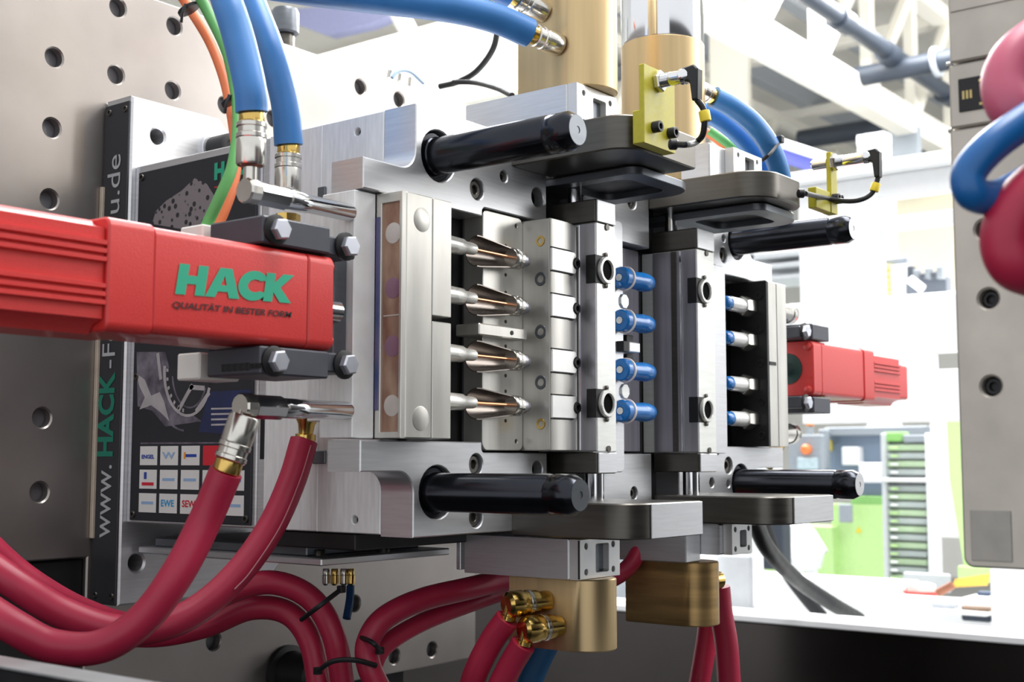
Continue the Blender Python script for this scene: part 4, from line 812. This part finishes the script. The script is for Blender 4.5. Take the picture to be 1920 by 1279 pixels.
bgbox('top_box', LGD, 1655, 810, 1690, 828, 4.2, .3, rk); bgbox('top_tray', GREYM, 1692, 815, 1742, 830, 4.2, .3, rk)
wpn = bgbox('white_partition', WHITE, 1746, 772, 1796, 1008, 3.9, .08, None, label='white partition panel between drawer rack and green post', cat='panel')
put('green_post', G().prism('X', [(oX(x, y, 3.6).y, oX(x, y, 3.6).z) for x, y in ((1771, 730), (1830, 730), (1830, 1095), (1812, 1095), (1780, 900))], 3.6, 3.7, (), .003), LG, None, label='lime green machine post beside the opposite mould half', cat='post')
lgb = bgbox('green_beam', LG, 1795, 1062, 1858, 1092, 3.55, .1, None, label='short lime green beam under the opposite mould half', cat='beam')
# workbench with clutter
wb = thing('workbench', 'white workbench with trays at the lower right', 'workbench', oX(1760, 1165, 3.1)[:])
bgbox('cabinet', WHITE, 1372, 1085, 1693, 1156, 3.3, .5, wb); bgbox('bench_front', WHITE, 1693, 1122, 1900, 1175, 3.1, .05, wb); bgbox('bench_back', LGREY, 1693, 1075, 1780, 1110, 3.9, .05, wb)
put('tray', G().box(3.0, 3.5, oX(1850, 1150, 3.0).y, oX(1715, 1150, 3.0).y, oX(1780, 1152, 3.0).z, oX(1780, 1147, 3.0).z, .005), WHITE, wb)
rb = thing('red_dish', 'small red dish on the workbench', 'dish', oX(1728, 1120, 3.2)[:]); put('bowl', G().lathe(oX(1728, 1120, 3.2), (0, 0, 1), [(.03, 0), (.045, .012), (.045, .016), (.03, .012)], 18), mat('red_plastic', (226, 70, 60), 0, .4), rb)
put('lining', G().lathe(oX(1728, 1119, 3.2), (0, 0, 1), [(.035, .012), (.035, .03), (.02, .035)], 14), WHITEP, rb)
bgbox('dark_jar', mat('dark_jar', (60, 74, 66), 0, .4), 1698, 1100, 1712, 1112, 3.2, .05, None, label='small dark jar beside the red dish', cat='jar')
put('yellow_folder', G().add(*(lambda a: (a, [[0, 1, 2, 3], [4, 5, 6, 7], [0, 1, 5, 4], [1, 2, 6, 5], [2, 3, 7, 6], [3, 0, 4, 7]]))([oX(x, y, X) for X in (3.3, 3.32) for x, y in ((1785, 1102), (1790, 1086), (1856, 1076), (1852, 1098))])), mat('amber_paper', (246, 196, 88), 0, .6), None, label='amber coloured folder lying on the workbench', cat='folder')
put('brown_stick', G().cyl(oX(1758, 1112, 3.15), oX(1786, 1097, 3.15), .01, 8), mat('brown_wood', (150, 96, 70), 0, .6), None, label='brown wooden stick on the workbench', cat='stick')
for k, (x0, y0, x1, y1, c, lab) in enumerate(((1745, 1130, 1790, 1146, (180, 184, 190), 'grey sheet of paper on the workbench tray'), (1802, 1150, 1856, 1166, (44, 52, 66), 'dark blue box at the bench front edge'), (1800, 1138, 1856, 1146, (140, 116, 96), 'brown strip lying in the bench tray'), (1830, 1110, 1856, 1118, (66, 82, 108), 'blue book on the workbench'))):
    bgbox(('paper_sheet', 'small_box', 'wood_strip', 'blue_book')[k], mat('bench_item_%d' % k, c, 0, .6), x0, y0, x1, y1, 3.05, .12, None, label=lab, cat=('paper', 'box', 'strip', 'book')[k])
bgbox('white_cabinet', WHITE, 1857, 1066, 2000, 1190, 2.6, .3, None, label='white cabinet corner below the opposite mould half', cat='cabinet')
# two heavy black cables hanging to the bed
hose('power_cable', 'heavy black cable hanging behind the right bracket, front one', dpl([(1412, 970, 1.75), (1440, 1030, 1.85), (1495, 1088, 2.02), (1560, 1132, 2.12), (1610, 1160, 2.3)]), .012, RUB, cat='cable')
hose('power_cable', 'heavy black cable hanging behind the right bracket, rear one', dpl([(1428, 960, 2.45), (1450, 1030, 2.46), (1480, 1080, 2.47), (1510, 1120, 2.48), (1540, 1155, 2.5)]), .0125, RUB, cat='cable')
bgbox('dark_cabinet', mat('dark_slate', (50, 58, 70), 0, .5), 1420, 970, 1468, 1068, 3.0, .2, None, label='dark slate cabinet behind the black cables', cat='cabinet')
# ================================================================== THE HALL
put('floor', G().box(-4, 16, -6, 13, -1.45, -1.3501, 0), mat('hall_floor', (150, 152, 152), 0, .4, .08, (1, 1, 1)), kind='structure')
HW = mat('hall_wall_white', (226, 226, 222), 0, .6, .02, (1, 1, 1))
put('wall_far', G().box(15, 15.2, -6, 13, -1.35, 4.6, 0), HW, kind='structure')
put('wall_left', G().box(-4, 15, 11, 11.2, -1.35, 4.6, 0), HW, kind='structure')
put('ceiling', G().box(4.2, 15.2, -6, 11.2, 4.0, 4.1, 0), mat('ceiling_panel', (236, 233, 226), 0, .6, .03, (.4, 6, 1)), kind='structure')
TR = mat('cream_steel', (232, 229, 220), 0, .5, .01); PIPE = mat('slate_pipe', (50, 58, 70), .1, .45, .05); GIRD = mat('grey_girder', (170, 176, 184), 0, .5)
t1 = thing('roof_truss', 'cream lattice roof truss running diagonally at the upper right', 'roof truss', (9, 3.35, 2.45))
bx('lower_chord', TR, t1, 3.5, 14.9, 3.3, 3.46, 2.42, 2.62, .01); bx('upper_chord', TR, t1, 3.5, 14.9, 3.3, 3.46, 3.5, 3.62, .01)
for k in range(13):
    x = 4.2+.85*k; bx('vertical', TR, t1, x, x+.09, 3.34, 3.42, 2.62, 3.5, .004)
    put('diagonal', G().cyl((x+.1, 3.38, 2.62), (x+.85, 3.38, 3.5), .05, 8), TR, t1)
t2 = thing('roof_truss', 'white lattice roof truss farther back above the blue beam', 'roof truss', (10, 5.0, 2.1))
bx('lower_chord', TR, t2, 6, 14.9, 5.4, 5.52, 1.95, 2.1, .01); bx('upper_chord', TR, t2, 6, 14.9, 5.4, 5.52, 3.3, 3.4, .01)
for k in range(7): put('diagonal', G().cyl((6.6+1.2*k, 5.46, 2.1), (6.6+1.2*k+(1.1 if k % 2 else -1.1), 5.46, 3.3), .06, 8), TR, t2)
pp = thing('ceiling_pipe', 'dark slate ceiling pipe with collars running along the truss', 'pipe', (9, 3.05, 2.75))
put('pipe', G().cyl((4.5, 3.0, 2.68), (14.9, 3.2, 2.72), .058, 18), PIPE, pp)
for x in (7.2, 8.0, 9.2): put('collar', G().cyl((x, 3.0+.02*(x-4.5), 2.685), (x+.16, 3.0+.02*(x-4.5), 2.685), .074, 18), PIPE, pp)
pc = thing('ceiling_pipe', 'dark slate pipe crossing under the roof at the upper right', 'pipe', (8.2, 3, 2.5))
put('pipe', G().cyl(oX(1600, 146, 8.2), oX(1800, 108, 8.2), .07, 18), PIPE, pc); put('clamp', G().cyl(oX(1752, 117, 8.2), oX(1760, 115, 8.2), .1, 18), GIRD, pc)
pd = thing('ceiling_pipe', 'dark slate duct low under the far truss', 'pipe', (11, 4, 1.8)); put('pipe', G().cyl(oX(1500, 262, 11), oX(1695, 232, 11), .09, 14), PIPE, pd)
pan = thing('dark_base_tray', 'unseen dark tray and base added to dim the space below the mould, with a front plate', 'machine base', (.8, -.4, -1.35))
bx('pan', BLK, pan, -.6, 1.9, -1.6, 1.3, -.55, -.52, .003); bx('base', BLK, pan, -.5, 1.85, -1.5, 1.28, -1.35, -.5501, .003)  # unseen, added dark and raised to cut bounce from the floor
q0, q1 = oX(-60, 1241, .4), oX(260, 1289, .4); zt0 = (q0.z+q1.z)/2
bx('front_plate', BLK, pan, .402, .42, q1.y, q0.y+.1, -.5201, zt0-.002, .001); bx('front_rim', STEEL, pan, .4, .42, q1.y, q0.y+.1, zt0-.002, zt0, .0005)
bm_ = thing('ceiling_pipe', 'dark slate girder behind the crossing pipe at the far upper right', 'pipe', (12, 4, 2.8)); put('girder', G().box(11, 14.5, 3.75, 3.95, 2.62, 2.85, .01), PIPE, bm_)
pu = thing('purlin', 'long pale purlins under the roof', 'purlin', (11, 4, 3.7))
for y in (1.6, 2.3, 4.4, 5.6, 6.8): bx('purlin_bar', GIRD if y > 4 else TR, pu, 4.3, 14.9, y, y+.14, 3.75, 3.95, .01)
for x in (6.5, 8.5, 10.5, 12.5): bx('purlin_bar', TR, pu, x, x+.14, -5, 10.9, 3.66, 3.76, .01)
VIO = mat('violet_blue_beam', (86, 92, 176), 0, .5, .04)
cb_ = thing('crane_beam', 'violet blue crane beam behind the right blue hoses', 'beam', oX(1550, 330, 6.5)[:])
a, b = oX(1455, 262, 6.5), oX(1690, 372, 6.5)
put('web', G().prism('X', [(oX(x, y, 6.5).y, oX(x, y, 6.5).z) for x, y in ((1458, 268), (1660, 335), (1655, 365), (1462, 302))], 6.5, 6.6, (), .005), VIO, cb_)
put('edge', G().cyl(oX(1458, 266, 6.48), oX(1660, 332, 6.48), .025, 8), WHITE, cb_)
put('crane_beam', G().prism('X', [(oX(x, y, 6.5).y, oX(x, y, 6.5).z) for x, y in ((500, 20), (640, 8), (770, 14), (690, 48), (610, 66), (540, 40))], 6.5, 6.62, (), .01), mat('pale_violet_beam', (168, 172, 214), 0, .5), None, label='pale violet roof beam above the platen at top left', cat='beam')
sk = thing('paper_stack', 'white stack of wrapped goods on the far shelf behind the right sensor', 'stack', oX(1635, 320, 8)[:])
zk = oX(1635, 330, 8).z; yk = oX(1635, 330, 8).y; bx('pallet_post', LGREY, sk, 8.05, 8.15, yk-.1, yk+.1, -1.35, zk-.001, .005)
for k in range(4): bgbox('wrapped_pack', WHITE, 1606+2*k % 5, 250+20*k, 1658, 269+20*k, 8, .5, sk)
bgbox('grey_column', GREYM, 1664, 240, 1722, 330, 9.2, .3, None, label='grey concrete column at the far right of the hall', cat='column')
bgbox('steel_column', TR, 1330, -60, 1400, 330, 9.0, .3, None, label='cream steel column right of the chrome cylinder', cat='column')
hd_ = thing('machine_hood', 'large pale machine hood behind the platen at the top', 'hood', (5.05, oX(770, 215, 5.0).y, -1.35))
bgbox('panel', mat('cream_hood', (238, 236, 226), 0, .5, .01), 560, 56, 980, 215, 5.0, .4, hd_); yh = oX(700, 215, 5.0).y; bx('post', WHITE, hd_, 5.02, 5.09, yh-.1, yh+.1, -1.35, oX(770, 215, 5.0).z, .005)
sf = thing('shelf_unit', 'grey shelf unit seen behind the right guide pin', 'shelf', (4.05, oX(1500, 500, 4.0).y, -1.35))
for y0, y1 in ((470, 482), (492, 502), (516, 524)): bgbox('shelf_board', LGREY, 1405, y0, 1532, y1, 4.0, .8, sf)
yq = oX(1405, 500, 4.0).y; bx('post', LGREY, sf, 4.0, 4.04, yq-.02, yq+.02, -1.35, .85, .003)
mz = thing('mezzanine', 'white mezzanine deck carrying rack and bench machine behind the guard', 'platform', (6.4, 2.2, -1.35))
zm = oX(1700, 568.5, 6.0).z
bx('deck', WHITE, mz, 5.7, 6.9, 1.2, 3.4, zm-.1, zm, .005)
for x, y in ((6.75, 1.3), (6.75, 3.3)): bx('leg', WHITE, mz, x, x+.1, y, y+.1, -1.35, zm-.1, .005)
